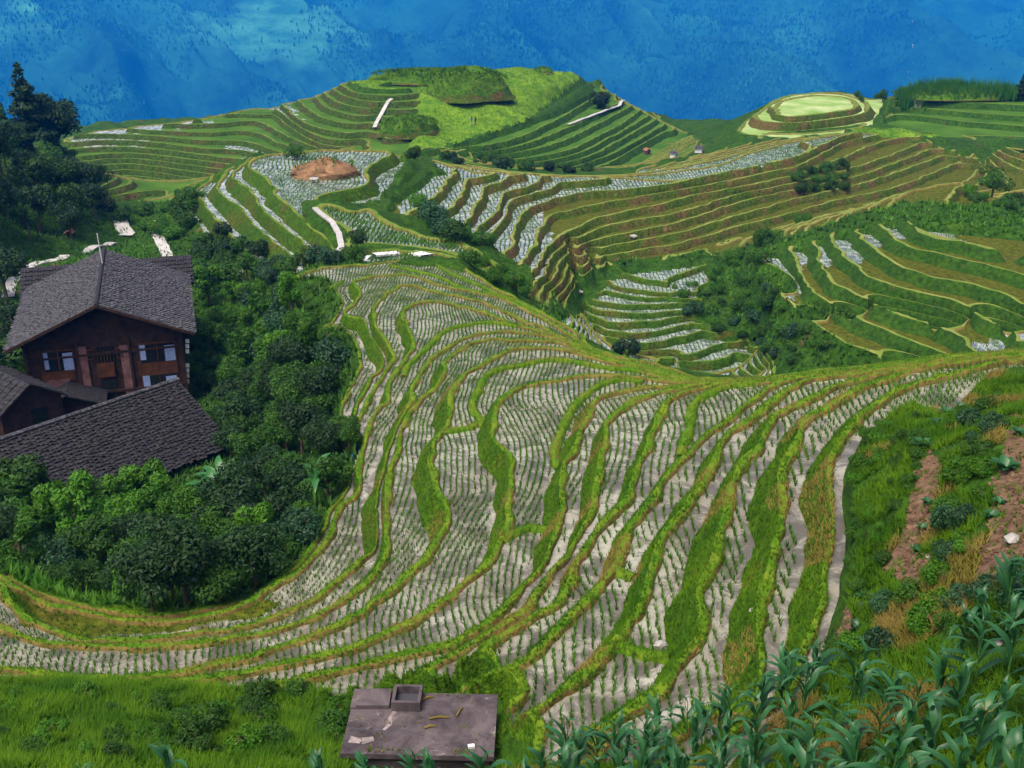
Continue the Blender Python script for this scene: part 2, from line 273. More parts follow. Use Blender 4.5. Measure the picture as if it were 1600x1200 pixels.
A[-14.8] = [(1750,545),(1600,552.5),(1500,561),(1450,568),(1400,576),(1330,587),(1292,592),(1267,597),(1242,606),(1217,617),(1199,629),(1180,644),(1161,659),(1140,674),(1127,692),(1118,712),(1105,740),(1085,770),(1065,795),(1048,814),(1035,832),(1024,852),(1017,878),(1008,912),(1000,935),(990,960),(980,978),(968,995),(953,1010),(934,1030),(916,1048),(897,1063),(850,1100),(800,1126)]
A[-14.0] = [(1750,548),(1600,555),(1500,564),(1450,572),(1400,581),(1330,597),(1305,605),(1280,614),(1255,625),(1230,638),(1208,650),(1201,664),(1194,685),(1180,706),(1155,722),(1147,746),(1136,767),(1127,796),(1122,821),(1117,840),(1112,859),(1103,887),(1090,924),(1088,962),(1090,994),(1075,1014),(1056,1037),(1037,1063),(990,1100),(940,1130),(880,1155)]
A[-13.2] = [(1750,551),(1600,558),(1500,568),(1440,577),(1403,586),(1356,602),(1330,613),(1305,627),(1286,638),(1267,649),(1255,662),(1242,679),(1237,690),(1230,709),(1220,727),(1214,752),(1214,790),(1213,830),(1206,850),(1203,870),(1195,902),(1182,924),(1178,962),(1180,990),(1184,1014),(1186,1050),(1180,1090),(1160,1120)]
A[-12.4] = [(1750,553),(1600,562),(1534,573),(1506,580),(1459,594),(1420,606),(1385,621),(1352,640),(1330,660),(1312,685),(1298,710),(1290,740),(1292,770),(1297,800),(1300,830),(1290,870),(1282,910),(1279,950),(1266,985),(1249,1020),(1240,1060),(1230,1095)]
A[-11.9] = [(1750,563),(1600,572),(1560,579),(1540,590),(1520,607),(1492,641),(1468,650),(1440,644),(1418,633),(1398,642),(1372,667),(1347,702),(1332,740),(1333,780),(1338,820),(1335,870),(1325,930),(1310,990),(1290,1050)]
DIKES_A = [[(930,542),(905,520),(880,506),(855,492),(830,484),(805,471),(790,465),(767,456),(749,447),(730,439),(711,431),(692,421),(680,412),(664,406)],
 [(805,471),(786,466),(767,461),(749,458),(730,454),(711,446),(699,440),(680,432),(655,426),(630,420),(610,416)],
 [(817,511),(805,510),(786,507),(767,505.5),(749,506),(730,509),(711,512.5),(692,521),(674,538),(655,556),(636,575),(631,590)],
 [(1005,582),(980,579),(955,577),(930,573),(905,568),(880,564),(861,564),(842,566),(824,570),(805,574),(786,577),(767,584),(755,595),(746,615),(739,632),(745,650),(766,668)],
 [(1005,599),(980,594),(961,596),(942,601),(930,608),(912,621),(899,634),(892,645),(884,660),(874,685),(868,700),(866,716),(874,735)],
 [(1210,595),(1180,600),(1155,603),(1130,607),(1111,615),(1092,626),(1081,640),(1079,665),(1071,688),(1062,716)],
 [(535,441),(522,449),(518,458),(525,470)], [(684,678),(700,675),(730,671),(746,665),(764,668)], [(783,846),(795,839),(814,831),(832,827),(866,832)],
 [(690,582),(705,584),(722,586)], [(958,893),(968,896),(990,905)], [(965,1012),(980,1016),(1004,1024),(1045,1030)], [(640,500),(660,510)]]

REGIONS = {}
# valley bowl beyond the near spur
REGIONS['bowl'] = {-34.9:[(980,418),(984,430),(992,435),(1011,439),(1030,441),(1060,447),(1085,450)], -35.3:[(947,425),(952,441),(967,449),(992,454),(1030,459),(1060,462),(1085,462)],
 -35.6:[(922,425),(930,442),(942,452),(961,459),(980,464),(1005,467),(1030,467),(1055,466),(1080,465)], -35.9:[(888,430),(897,449),(904,457),(917,465),(936,474),(955,476),(974,478),(1030,478),(1052,477),(1075,475)],
 -36.3:[(888,455),(905,470),(924,482),(942,488),(967,490),(992,492),(1030,490),(1050,488),(1075,486)], -36.7:[(900,480),(920,493),(940,502),(955,505),(974,506),(1005,504),(1030,502),(1052,498),(1075,493)],
 -37.2:[(915,500),(935,512),(950,518),(967,521),(992,523),(1011,521),(1030,519),(1060,511),(1080,503)], -37.6:[(930,522),(950,531),(967,536),(992,538),(1030,536),(1055,530),(1080,525),(1100,517)],
 -38.2:[(950,540),(975,550),(1000,556),(1030,560),(1067,557),(1092,551),(1117,542),(1140,538)], -38.7:[(985,556),(1015,563),(1049,567),(1080,568),(1105,566),(1130,561),(1149,552),(1170,542)],
 -39.4:[(1020,571),(1067,578),(1105,584),(1130,586),(1155,584),(1174,580),(1192,569),(1202,552)]}
# curved spur at the right
REGIONS['curve'] = {-32.0:[(1380,556),(1355,550),(1312,535),(1282,517),(1250,490),(1225,467),(1205,445),(1190,422),(1184,410),(1195,392),(1215,375)],
 -31.2:[(1480,557),(1465,552),(1425,535),(1390,520),(1350,505),(1305,482),(1270,457),(1252,437),(1245,420),(1237,400),(1233,375),(1250,357),(1275,346),(1300,335)],
 -30.4:[(1530,556),(1510,540),(1500,530),(1462,512),(1420,497),(1375,480),(1325,457),(1300,442),(1285,425),(1277,405),(1275,392),(1267,372),(1270,355),(1285,345),(1305,338),(1325,331)],
 -29.6:[(1575,556),(1590,535),(1578,518),(1550,505),(1520,487),(1487,472),(1437,460),(1400,450),(1360,435),(1340,422),(1325,407),(1307,392),(1297,367),(1297,352),(1307,342),(1325,334),(1350,326)],
 -28.8:[(1700,530),(1640,500),(1600,480),(1562,460),(1512,445),(1462,437),(1425,425),(1387,407),(1365,392),(1355,385),(1340,370),(1329,350),(1327,337),(1340,328),(1352,324),(1375,316)],
 -28.0:[(1750,470),(1650,445),(1600,432),(1575,425),(1525,412),(1475,400),(1425,390),(1400,377),(1375,357),(1360,337),(1362,324),(1380,313),(1400,305)],
 -27.2:[(1750,425),(1600,397),(1550,392),(1500,381),(1462,375),(1437,365),(1412,345),(1390,329),(1398,317),(1420,303),(1450,293),(1500,283)]}
# long slope at the back right, running into the stepped hollow
REGIONS['slope'] = {-26.3:[(610,312),(640,292),(656,284),(672,267),(678,258),(674,248)], -26.9:[(625,340),(645,333),(661,323),(681,308),(695,292),(703,280),(710,269),(712,262)],
 -27.5:[(640,360),(660,356),(677,349),(697,334),(716,316),(726,298),(729,285),(733,277),(737,268)], -28.1:[(675,374),(695,372),(713,365),(731,349),(744,327),(752,306),(760,294),(781,287),(796,277),(800,270)],
 -28.8:[(715,382),(745,362),(762,347),(774,340),(780,328),(786,315),(790,303),(802,299),(827,292),(846,282),(848,272)], -29.4:[(740,392),(765,372),(785,350),(792,332),(800,316),(815,309),(835,304),(851,300),(871,290),(878,276)],
 -30.0:[(755,408),(781,403),(802,386),(804,370),(812,344),(827,327),(851,318),(876,310),(900,304),(935,300),(975,298),(1020,293),(1060,288),(1100,278),(1150,268),(1200,257),(1250,245),(1300,222),(1322,214),(1360,206)],
 -30.7:[(785,425),(806,417),(824,402),(838,384),(840,365),(850,352),(867,336),(887,331),(930,321),(975,314),(1020,305),(1100,292),(1150,282),(1200,271),(1237,264),(1262,254),(1287,240),(1322,222),(1380,210)],
 -31.3:[(812,434),(832,423),(846,412),(853,392),(864,384),(876,373),(900,358),(935,343),(985,331),(1030,321),(1087,307),(1150,295),(1200,285),(1262,269),(1322,246),(1365,227),(1420,214)],
 -31.9:[(838,442),(852,430),(862,405),(885,385),(930,362),(975,349),(1037,339),(1100,322),(1162,303),(1240,288),(1340,262),(1400,241),(1445,222),(1475,213)],
 -32.5:[(850,450),(866,436),(878,410),(910,385),(950,372),(1000,362),(1067,347),(1132,325),(1200,307),(1270,292),(1340,276),(1400,256),(1470,229),(1500,218)],
 -33.1:[(862,458),(878,444),(895,412),(950,388),(1000,378),(1060,366),(1120,349),(1200,325),(1270,306),(1340,290),(1400,271),(1460,250),(1500,232),(1520,222)],
 -33.7:[(875,466),(888,450),(905,424),(950,403),(1005,392),(1087,376),(1150,356),(1200,344),(1275,324),(1325,310),(1395,296),(1450,275),(1512,248),(1540,232)],
 -34.3:[(885,470),(895,456),(912,432),(950,416),(1020,407),(1100,391),(1160,371),(1230,350),(1300,334),(1400,311),(1470,290),(1540,260),(1570,242)]}
# steps below the tea-coloured plateau, falling towards the village
REGIONS['plateau'] = {-25.2:[(640,238),(560,236),(500,236),(444,241),(418,243),(394,249),(384,257),(394,270),(418,285),(434,308),(455,330),(472,347),(485,358),(505,372),(520,392)],
 -26.2:[(430,238),(395,245),(376,260),(363,269),(361,277),(374,288),(397,306),(403,321),(418,337),(433,350),(451,364),(470,378),(488,398)],
 -27.4:[(405,238),(370,255),(351,272),(340,285),(338,296),(348,309),(363,318),(374,324),(381,335),(402,357),(426,378),(444,392),(462,412)],
 -28.8:[(365,255),(337,276),(319,288),(305,302),(316,314),(322,326),(335,343),(348,358),(366,376),(390,400),(415,425)],
 -30.4:[(320,285),(300,300),(290,318),(297,335),(312,352),(322,368),(340,384),(361,399),(380,425)]}
# flank of the far knoll
REGIONS['knoll'] = {-34.6:[(640,239),(660,236),(700,226),(760,211),(820,191),(862,166),(905,140),(938,126)], -35.5:[(660,240),(720,234),(780,224),(830,208),(880,182),(920,158),(955,142)],
 -36.4:[(680,243),(740,240),(800,231),(850,215),(900,195),(940,175),(975,158)], -37.2:[(710,249),(780,243),(843,232),(890,216),(935,194),(988,165)],
 -38.0:[(740,255),(820,248),(887,236),(930,216),(970,195),(1002,172)], -38.7:[(770,262),(850,253),(905,240),(948,219),(988,197),(1015,180)],
 -39.4:[(800,268),(870,259),(922,245),(965,222),(1005,199),(1028,187)], -40.2:[(845,272),(905,258),(955,242),(998,220),(1030,200)],
 -41.0:[(885,277),(945,258),(992,232),(1032,210),(1055,203)], -42.0:[(930,285),(990,258),(1040,228),(1072,216)]}
# amphitheatre of steps at the back left
REGIONS['amphi'] = {-29.5:[(543,124),(562,136),(600,139),(640,138)], -30.3:[(530,132),(556,146),(600,150),(630,149)], -31.1:[(517,140),(550,155),(600,161),(622,160)], -32.0:[(504,146),(530,162),(575,171),(612,169)],
 -32.9:[(492,150),(507,167),(550,181),(582,181),(600,176)], -33.7:[(464,156),(490,178),(525,191),(560,194),(588,190)], -34.5:[(437,162),(470,190),(500,201),(540,209),(578,206)], -35.3:[(400,166),(430,172),(462,195),(495,213),(530,220),(568,217)],
 -36.1:[(300,189),(345,181),(395,170),(422,174),(450,197),(487,220),(520,230),(560,228)], -36.7:[(220,194),(280,195),(340,194),(400,190),(445,212),(490,230),(520,236)], -37.4:[(150,203),(190,201),(250,205),(320,208),(390,206),(440,226),(480,238)],
 -38.0:[(110,212),(160,210),(240,213),(315,220),(385,222),(440,240)], -38.7:[(105,224),(160,220),(230,222),(310,232),(380,236),(430,248)], -39.4:[(105,234),(180,230),(265,236),(340,246),(400,252)], -40.1:[(110,246),(200,240),(300,250),(370,259),(405,262)],
 -40.8:[(115,254),(200,248),(295,259),(358,267)], -41.5:[(120,263),(200,257),(290,268),(345,276)], -42.3:[(128,272),(205,266),(285,277),(330,284)], -43.1:[(140,282),(210,276),(280,286),(318,293)], -44.0:[(160,298),(210,294),(262,300),(290,304)]}
# the round field and the hill with maize at the back right
REGIONS['disc'] = {-33.0:[(1150,205),(1165,190),(1185,175),(1215,155),(1270,145),(1330,147),(1365,162),(1372,180),(1340,195),(1280,202),(1215,207),(1170,212),(1150,205)], -31.8:[(1172,183),(1190,172),(1220,152),(1270,146),(1325,149),(1357,163),(1352,177),(1300,187),(1245,193),(1195,191),(1172,183)],
 -31.0:[(1203,168),(1212,161),(1230,154),(1270,149),(1320,152),(1346,164),(1332,172),(1300,177),(1250,183),(1215,181),(1203,168)]}
REGIONS['maizehill'] = {-33.2:[(1385,205),(1420,210),(1480,212),(1540,213),(1640,216)], -32.4:[(1370,190),(1395,180),(1440,182),(1500,190),(1560,195),(1640,200)], -31.6:[(1375,178),(1400,168),(1440,170),(1500,175),(1560,180),(1640,184)], -30.6:[(1388,162),(1405,156),(1440,158),(1500,161),(1560,163),(1640,168)],
 -29.6:[(1400,150),(1425,147),(1470,147),(1530,147),(1585,148),(1640,152)], -28.6:[(1425,137),(1450,137),(1500,137),(1550,136),(1600,138),(1650,140)]}
# open ground: (x, y, distance in metres) lines
REGIONS['saddle'] = {-24.5:[(488,326),(497,320),(517,319),(550,331),(575,327),(600,342),(637,360),(675,372),(712,377),(737,387),(762,405),(790,422),(806,436),(790,438),(762,428),(735,412),(705,404),(680,397),(640,394),(590,393),(560,394),(547,390),(540,370),(530,355),(512,342),(495,334),(488,326)]}
REGIONS['near'] = A
# where each survey holds: outline in the photo and span of distance; style of its banks and floors
AREA = {
 'near': ([(-300,850),(-300,1055),(0,1064),(250,1070),(420,1077),(560,1082),(780,1075),(800,1140),(860,1195),(1120,1195),(1300,1100),(1350,900),(1420,640),(1500,660),(1900,600),(1900,500),(1200,573),(1110,575),(960,533),(830,468),(700,393),(600,398),(480,408),(430,440),(440,480),(520,535),(545,580),(524,655),(548,665),(560,685),(548,725),(545,760),(512,800),(470,880),(390,936),(325,950),(240,959),(150,950),(60,926),(0,893)], 6, 86),
 'bowl': ([(850,425),(900,410),(960,410),(1100,408),(1112,440),(1078,480),(1095,500),(1150,530),(1205,545),(1212,592),(1100,594),(1000,577),(930,547),(870,500)], 84, 125),
 'curve': ([(1178,402),(1230,345),(1400,288),(1560,275),(1900,300),(1900,600),(1200,600),(1330,556),(1195,456)], 70, 113),
 'slope': ([(600,300),(660,238),(800,250),(1000,262),(1330,190),(1500,200),(1600,212),(1610,320),(1400,316),(1240,366),(1100,402),(960,418),(900,485),(850,470),(760,415),(690,380),(615,362)], 93, 185),
 'plateau': ([(280,280),(400,228),(660,228),(640,262),(600,312),(525,318),(485,322),(500,345),(525,362),(530,400),(470,425),(380,440),(290,360)], 80, 136),
 'saddle': ([(480,310),(560,310),(700,350),(830,430),(820,450),(700,410),(540,402),(515,360),(480,340)], 74, 106),
 'knoll': ([(630,240),(700,226),(760,209),(820,189),(862,164),(905,138),(938,120),(1000,150),(1100,225),(1000,300),(700,300)], 170, 264),
 'amphi': ([(90,190),(300,180),(540,112),(660,128),(640,245),(420,280),(300,315),(130,315)], 162, 242),
 'disc': ([(1140,215),(1150,165),(1270,135),(1390,150),(1390,190),(1300,212)], 180, 245),
 'maizehill': ([(1370,195),(1400,140),(1440,125),(1660,125),(1660,225),(1480,215)], 165, 242)}
CAP = ('disc', 'plateau', 'saddle', 'curve', 'bowl')
GROUND = [
 # camera hill and bottom of the frame
 [(-150,1100,24.5),(0,1110,22.5),(200,1120,21.8),(400,1120,21.4),(540,1120,20.6)], [(-150,1190,19.0),(0,1195,17.8),(300,1195,17.4),(520,1195,17.3),(650,1195,17.4),(760,1190,17.2),(850,1195,16.2),(1000,1195,15.0)], [(560,1100,21.2),(660,1095,21.0),(770,1100,20.6)], [(545,1145,19.8),(660,1140,19.8),(785,1140,19.2)],
 [(-100,1500,10.5),(400,1500,9.8),(800,1500,9.5),(1200,1500,8.8),(1700,1500,7.5)], [(1100,1190,14.0),(1250,1190,13.0),(1400,1190,11.9),(1600,1190,10.6),(1750,1190,9.8)],
 [(1240,1110,15.2),(1300,1060,15.7),(1340,1000,16.6),(1380,940,17.3),(1400,880,18.4),(1400,800,20.2),(1410,720,22.6),(1430,670,24.0)],
 [(1400,1050,14.6),(1480,980,15.0),(1520,900,16.4),(1530,820,18.0),(1540,740,20.2),(1560,670,22.6),(1600,620,25.0)], [(1600,1050,12.6),(1650,950,13.8),(1680,850,15.4),(1700,740,18.0),(1720,640,22)],
 # village gully: outside the lowest bund down to the houses
 [(-200,930,40),(0,935,38),(100,945,37.5),(220,958,37),(330,945,37),(420,895,39.5),(470,845,43),(500,790,47),(515,735,51),(520,690,55),(515,640,60),(495,560,66),(455,510,71),(425,470,76)],
 [(-200,870,47),(0,880,47),(120,880,47),(250,875,47),(340,830,49),(400,770,53),(430,700,59),(435,640,66),(420,580,75),(395,510,86)], [(-200,770,59),(0,775,58.5),(100,735,62),(160,690,67),(250,690,66),(330,715,64),(365,640,73),(370,560,84),(345,490,95)],
 [(-200,640,75),(0,620,78),(120,600,82),(220,580,84),(300,560,84)], [(-200,510,92),(0,510,92),(100,505,97),(200,490,100),(290,470,104)], [(-150,420,115),(0,425,117),(100,410,125),(180,395,132),(250,385,137),(300,395,128)], [(170,365,150),(230,350,158),(300,345,150)],
 [(172,322,176),(190,335,172),(215,338,171),(245,325,175)],
 # dark wooded hill at the left
 [(-200,330,118),(-60,340,124),(40,360,132),(90,380,137)], [(-200,235,135),(-60,245,142),(30,265,150),(90,300,158),(140,325,168)], [(-200,190,165),(-50,195,172),(40,215,180),(90,235,190)],
 # back side of the near spur, bottom of the valley to the right
 [(1750,600,92),(1600,590,92),(1450,590,94),(1330,590,95),(1230,588,95.5)], [(1190,560,99),(1180,520,104),(1150,480,110),(1125,450,114),(1110,420,118)], [(1215,540,101),(1205,500,104.5),(1180,460,109),(1165,430,112),(1180,395,117)],
 [(1075,500,104),(1070,480,106.5),(1080,455,110),(1100,430,114)],
 [(840,600,82),(850,645,76),(900,660,75),(950,675,75),(1000,680,75),(1060,685,75),(1150,690,75),(1250,690,76),(1400,690,78),(1600,680,78),(1800,670,80)],
 [(880,600,84),(930,630,86),(1000,635,86),(1060,633,86),(1130,632,86),(1200,630,86),(1300,622,86),(1450,615,86)], [(900,560,92),(950,590,92),(1000,600,91.5),(1100,604,91.5),(1190,602,91.5)],
 # plateau top and the saddle with its path
 [(540,395,82),(580,400,80.5),(640,397,81),(672,398,80.5)],
 [(440,280,114),(500,285,113),(560,290,112),(600,270,119),(640,255,124)], [(450,245,126),(520,240,128),(600,240,128)], [(445,420,85),(500,412,82.5),(545,405,81.5)],
 # crest of the stepped hollow and the drop behind it
 [(678,252,126),(712,262,126),(750,265,127),(800,266,130),(850,267,133),(900,270,134.5),(950,275,135.5),(985,282,135)], [(700,268,150),(800,280,155),(900,290,158),(985,295,158)],
 [(620,245,150),(560,245,160),(480,250,165),(400,262,165),(340,275,158)],
 # rice strip along the long slope, saddle behind
 [(1010,268,147),(1060,262,151),(1100,253,156),(1200,233,162),(1280,213,171),(1330,205,177)], [(1060,250,176),(1100,240,180),(1140,225,187)], [(1210,222,178),(1300,210,184),(1370,203,186)],
 [(1400,200,188),(1480,205,182),(1560,212,178),(1640,222,172)],
 # top of the knoll
 [(625,232,187),(700,222,190),(760,205,199),(815,186,207),(850,160,218),(885,135,232),(918,112,250)], [(600,215,190),(640,190,200),(700,185,203),(760,175,208),(800,160,214),(850,130,230),(900,108,250)],
 [(600,180,203),(640,160,209),(700,160,212),(780,155,216)], [(650,135,222),(740,128,226),(820,120,234),(880,108,248)], [(545,128,224),(600,118,232),(700,104,244),(790,103,250),(850,105,254),(915,103,258)],
 [(975,158,262),(1000,172,262),(1030,190,258),(1060,210,252),(1090,225,240)],
 # fall-off behind
 [(-300,250,300),(-100,240,300),(100,235,300),(300,225,300),(450,200,300),(560,180,300),(700,160,300),(850,165,300),(950,200,300),(1030,260,300),(1100,265,300),(1200,230,300),(1270,200,300),(1350,190,300),(1450,175,300),(1600,170,300),(1800,170,300)],
]
# ------------------------------------------------------------------ land surface: heights between the surveyed lines, on a plan whose mesh is finer near the viewpoint
def solve(DA, DL, A0, A1, R0, R1, samples, iters=(220, 160, 140, 120)):
    """smoothest surface through the samples [x, y, z, weight]; returns axes and height grid"""
    az = np.arctan2(samples[:, 0], samples[:, 1]); lr = np.log(np.hypot(samples[:, 0], samples[:, 1]))
    B = None
    for k, f in enumerate((8, 4, 2, 1)):
        da, dl = DA * f, DL * f
        a = np.arange(A0, A1 + da, da); l = np.arange(math.log(R0), math.log(R1) + dl, dl); na, nl = len(a), len(l)
        ga = (az - A0) / da; gl = (lr - math.log(R0)) / dl
        ok = (ga > 0.01) & (ga < na - 1.01) & (gl > 0.01) & (gl < nl - 1.01)
        ia = ga[ok].astype(int); il = gl[ok].astype(int); fa = ga[ok] - ia; fl = gl[ok] - il
        idx = np.stack([il * na + ia, il * na + ia + 1, (il + 1) * na + ia, (il + 1) * na + ia + 1], 1)
        w = np.stack([(1 - fa) * (1 - fl), fa * (1 - fl), (1 - fa) * fl, fa * fl], 1); z = samples[ok, 2]; lam = samples[ok, 3] * 6.0
        kx, ky = dl / da, da / dl
        def Aop(v):
            g = v.reshape(nl, na); out = np.zeros_like(g)
            d = (g[:, 1:] - g[:, :-1]) * kx; out[:, 1:] += d; out[:, :-1] -= d
            d = (g[1:] - g[:-1]) * ky; out[1:] += d; out[:-1] -= d
            c = (v[idx] * w).sum(1) * lam
            return out.ravel() + np.bincount(idx.ravel(), (w * c[:, None]).ravel(), na * nl)
        rhs = np.bincount(idx.ravel(), (w * (z * lam)[:, None]).ravel(), na * nl)
        diag = 2 * kx + 2 * ky + np.bincount(idx.ravel(), (w * w * lam[:, None]).ravel(), na * nl)
        if B is None: x = np.full(na * nl, -30.0)
        else:
            gi = np.clip((l - math.log(R0)) / pdl, 0, B.shape[0] - 1.001); gj = np.clip((a - A0) / pda, 0, B.shape[1] - 1.001)
            i = gi.astype(int); j = gj.astype(int); u = (gi - i)[:, None]; v = (gj - j)[None]
            x = ((B[np.ix_(i, j)] * (1 - v) + B[np.ix_(i, j + 1)] * v) * (1 - u) + (B[np.ix_(i + 1, j)] * (1 - v) + B[np.ix_(i + 1, j + 1)] * v) * u).ravel()
        r = rhs - Aop(x); zc = r / diag; p = zc.copy(); rz = r @ zc
        for it in range(iters[k]):
            Ap = Aop(p); al = rz / (p @ Ap); x += al * p; r -= al * Ap; zc = r / diag; rz2 = r @ zc
            if rz2 < 1e-7: break
            p = zc + (rz2 / rz) * p; rz = rz2
        B = x.reshape(nl, na); pda, pdl = da, dl
    return a, l, B
def densify(pts, step):
    out = []
    for p, q in zip(pts[:-1], pts[1:]):
        n = max(1, int(np.linalg.norm(q - p) / max(step * np.linalg.norm(p), 1e-3)))
        out += [p + (q - p) * t / n for t in range(n)]
    return out + [pts[-1]]
def smooth_poly(pix):
    """Catmull-Rom through the surveyed points so bunds bend instead of kinking"""
    P = np.array(pix, float)
    if len(P) < 4: return P
    Q = np.vstack([2 * P[0] - P[1], P, 2 * P[-1] - P[-2]]); out = []
    for i in range(1, len(Q) - 2):
        for t in (0, .25, .5, .75):
            out.append(0.5 * (2 * Q[i] + (Q[i + 1] - Q[i - 1]) * t + (2 * Q[i - 1] - 5 * Q[i] + 4 * Q[i + 1] - Q[i + 2]) * t * t + (3 * Q[i] - Q[i - 1] - 3 * Q[i + 1] + Q[i + 2]) * t ** 3))
    return np.array(out + [P[-1]])
samp = []
for reg, C in REGIONS.items():
    for z, pix in C.items():
        P = [PZ(x, y, z) for x, y in smooth_poly(pix)]
        samp += [(p[0], p[1], z, 1.0) for p in densify(P, 0.0018)]
for line in GROUND:
    P = [PR(*q) for q in line]
    samp += [(p[0], p[1], p[2], 0.12) for p in densify(P, 0.004)]
samp = np.array(samp)
DA, DL = 0.0020, 0.0056
ga, gl, BASE = solve(DA, DL, -0.60, 0.60, 7.0, 330.0, samp)
NA, NL = len(ga), len(gl)
RR = np.exp(gl)[:, None] * np.ones(NA)[None]; GX = RR * np.sin(ga)[None]; GY = RR * np.cos(ga)[None]
PXG, PYG = project(np.stack([GX, GY, BASE], -1))
def in_poly(X, Y, poly):
    ins = np.zeros(X.shape, bool); n = len(poly)
    for i in range(n):
        (x1, y1), (x2, y2) = poly[i], poly[(i + 1) % n]
        if y1 == y2: continue
        ins ^= ((y1 > Y) != (y2 > Y)) & (X < (x2 - x1) * (Y - y1) / (y2 - y1) + x1)
    return ins
def blur(M, n):
    for _ in range(n):
        M = np.pad(M, 1, mode='edge'); M = (M[:-2, 1:-1] + M[2:, 1:-1] + M[1:-1, :-2] + M[1:-1, 2:] + 2 * M[1:-1, 1:-1]) / 6
    return M
REGN = list(AREA); REG = np.full(BASE.shape, -1); 
for i, k in enumerate(REGN):
    poly, ra, rb = AREA[k]
    REG[in_poly(PXG, PYG, poly) & (RR > ra) & (RR < rb)] = i
W = np.zeros(BASE.shape)
near_cnt = np.zeros(BASE.shape, int)
for i in range(len(REGN)):
    mk = blur((REG == i).astype(float), 4); near_cnt += mk > 0.02; W = np.maximum(W, np.minimum(np.clip(mk * 2 - 1, 0, 1) * 1.9, 1.0))
W[near_cnt > 1] = 0.0                            # surveys that touch meet on plain ground
# a light waver of the contours so that no bund is drawn with a ruler
gradx = np.hypot(np.gradient(BASE, axis=1) / (RR * DA), np.gradient(BASE, axis=0) / (RR * DL))
BASE = BASE + fbm(GX, GY, 1.6, 3, 3) * np.clip(gradx, 0, 0.5) * 0.10 * np.clip(RR / 40, .6, 2.5)
NATZ = BASE + (1 - W) * (fbm(GX, GY, 5.0, 5, 11) * 0.35 * np.where((RR < 34) & (GX > 3), 0.8, np.clip(RR / 60, 0.35, 1.6)))

i0 = (np.arange(NL - 1)[:, None] * NA + np.arange(NA - 1)[None]).ravel()
TRI = np.concatenate([np.stack([i0, i0 + NA, i0 + 1], 1), np.stack([i0 + 1, i0 + NA, i0 + NA + 1], 1)])
ATT = np.stack([GX.ravel(), GY.ravel(), BASE.ravel(), W.ravel(), NATZ.ravel()], 1)
TREG = REG.ravel()[TRI]; TW = W.ravel()[TRI].max(1)
TR = np.where(TW > 0, TREG.max(1), -1)

def split(T, s, seg=None):
    """cut triangles T (n,3,m) where scalar s (n,3) changes sign -> (below, above)"""
    pos = s > 0; c = pos.sum(1); lo = [T[c == 0]]; hi = [T[c == 3]]
    for cnt, odd_hi in ((1, True), (2, False)):
        q = np.where(c == cnt)[0]
        if not len(q): continue
        k = np.argmax(pos[q], 1) if odd_hi else np.argmin(pos[q], 1); r = np.arange(len(q))
        P = [T[q, (k + d) % 3] for d in range(3)]; S = [s[q][r, (k + d) % 3] for d in range(3)]
        t1 = (S[0] / (S[0] - S[1]))[:, None]; t2 = (S[0] / (S[0] - S[2]))[:, None]
        X1 = P[0] + (P[1] - P[0]) * t1; X2 = P[0] + (P[2] - P[0]) * t2
        if seg is not None: seg.append(np.stack([X1[:, :2], X2[:, :2]], 1))
        one = np.stack([P[0], X1, X2], 1); two = np.concatenate([np.stack([X1, P[1], P[2]], 1), np.stack([X1, P[2], X2], 1)])
        (hi if odd_hi else lo).append(one); (lo if odd_hi else hi).append(two)
    return np.concatenate(lo), np.concatenate(hi)
def pieces(n, F):
    """label of the connected piece each face belongs to"""
    L = np.arange(n)
    while True:
        m = L[F].min(1); R = L[F]; M = L.copy()
        np.minimum.at(M, R.ravel(), np.repeat(m, 3))
        while True:
            M2 = M[M]
            if (M2 == M).all(): break
            M = M2
        if (M == L).all(): return L[F[:, 0]]
        L = M
def weld(T):
    """triangle soup (n,3,3) -> vertices, faces"""
    V = T.reshape(-1, 3); K = np.round(V * 500).astype(np.int64)
    key = (K[:, 0] * 1000003 + K[:, 1]) * 1000003 + K[:, 2]
    _, idx, inv = np.unique(key, return_index=True, return_inverse=True)
    F = inv.reshape(-1, 3); ok = (F[:, 0] != F[:, 1]) & (F[:, 1] != F[:, 2]) & (F[:, 0] != F[:, 2])
    return V[idx], F[ok], ok
BUND = {'near': (0.25, 0.12, 0.72), 'bowl': (0.34, 0.14, 0.55), 'curve': (0.4, 0.16, 1.0), 'slope': (0.4, 0.16, 0.8), 'plateau': (0.42, 0.16, 1.0), 'saddle': (0.6, 0.16, 0.9), 'knoll': (0.4, 0.12, 0.9), 'amphi': (0.5, 0.12, 1.0), 'disc': (0.8, 0.1, 0.9), 'maizehill': (0.7, 0.1, 0.8)}
NAT = [ATT[TRI[TR < 0]]]                       # soup of open ground
TERR = {}                                       # (region, level index) -> dict(floor=, bund=, mud=, riser= soups of xyz)
KD = {}; EXTRA = []
def band_of(reg, zval): return int(np.searchsorted(np.array(sorted(REGIONS[reg])), zval, side='right')) - 1
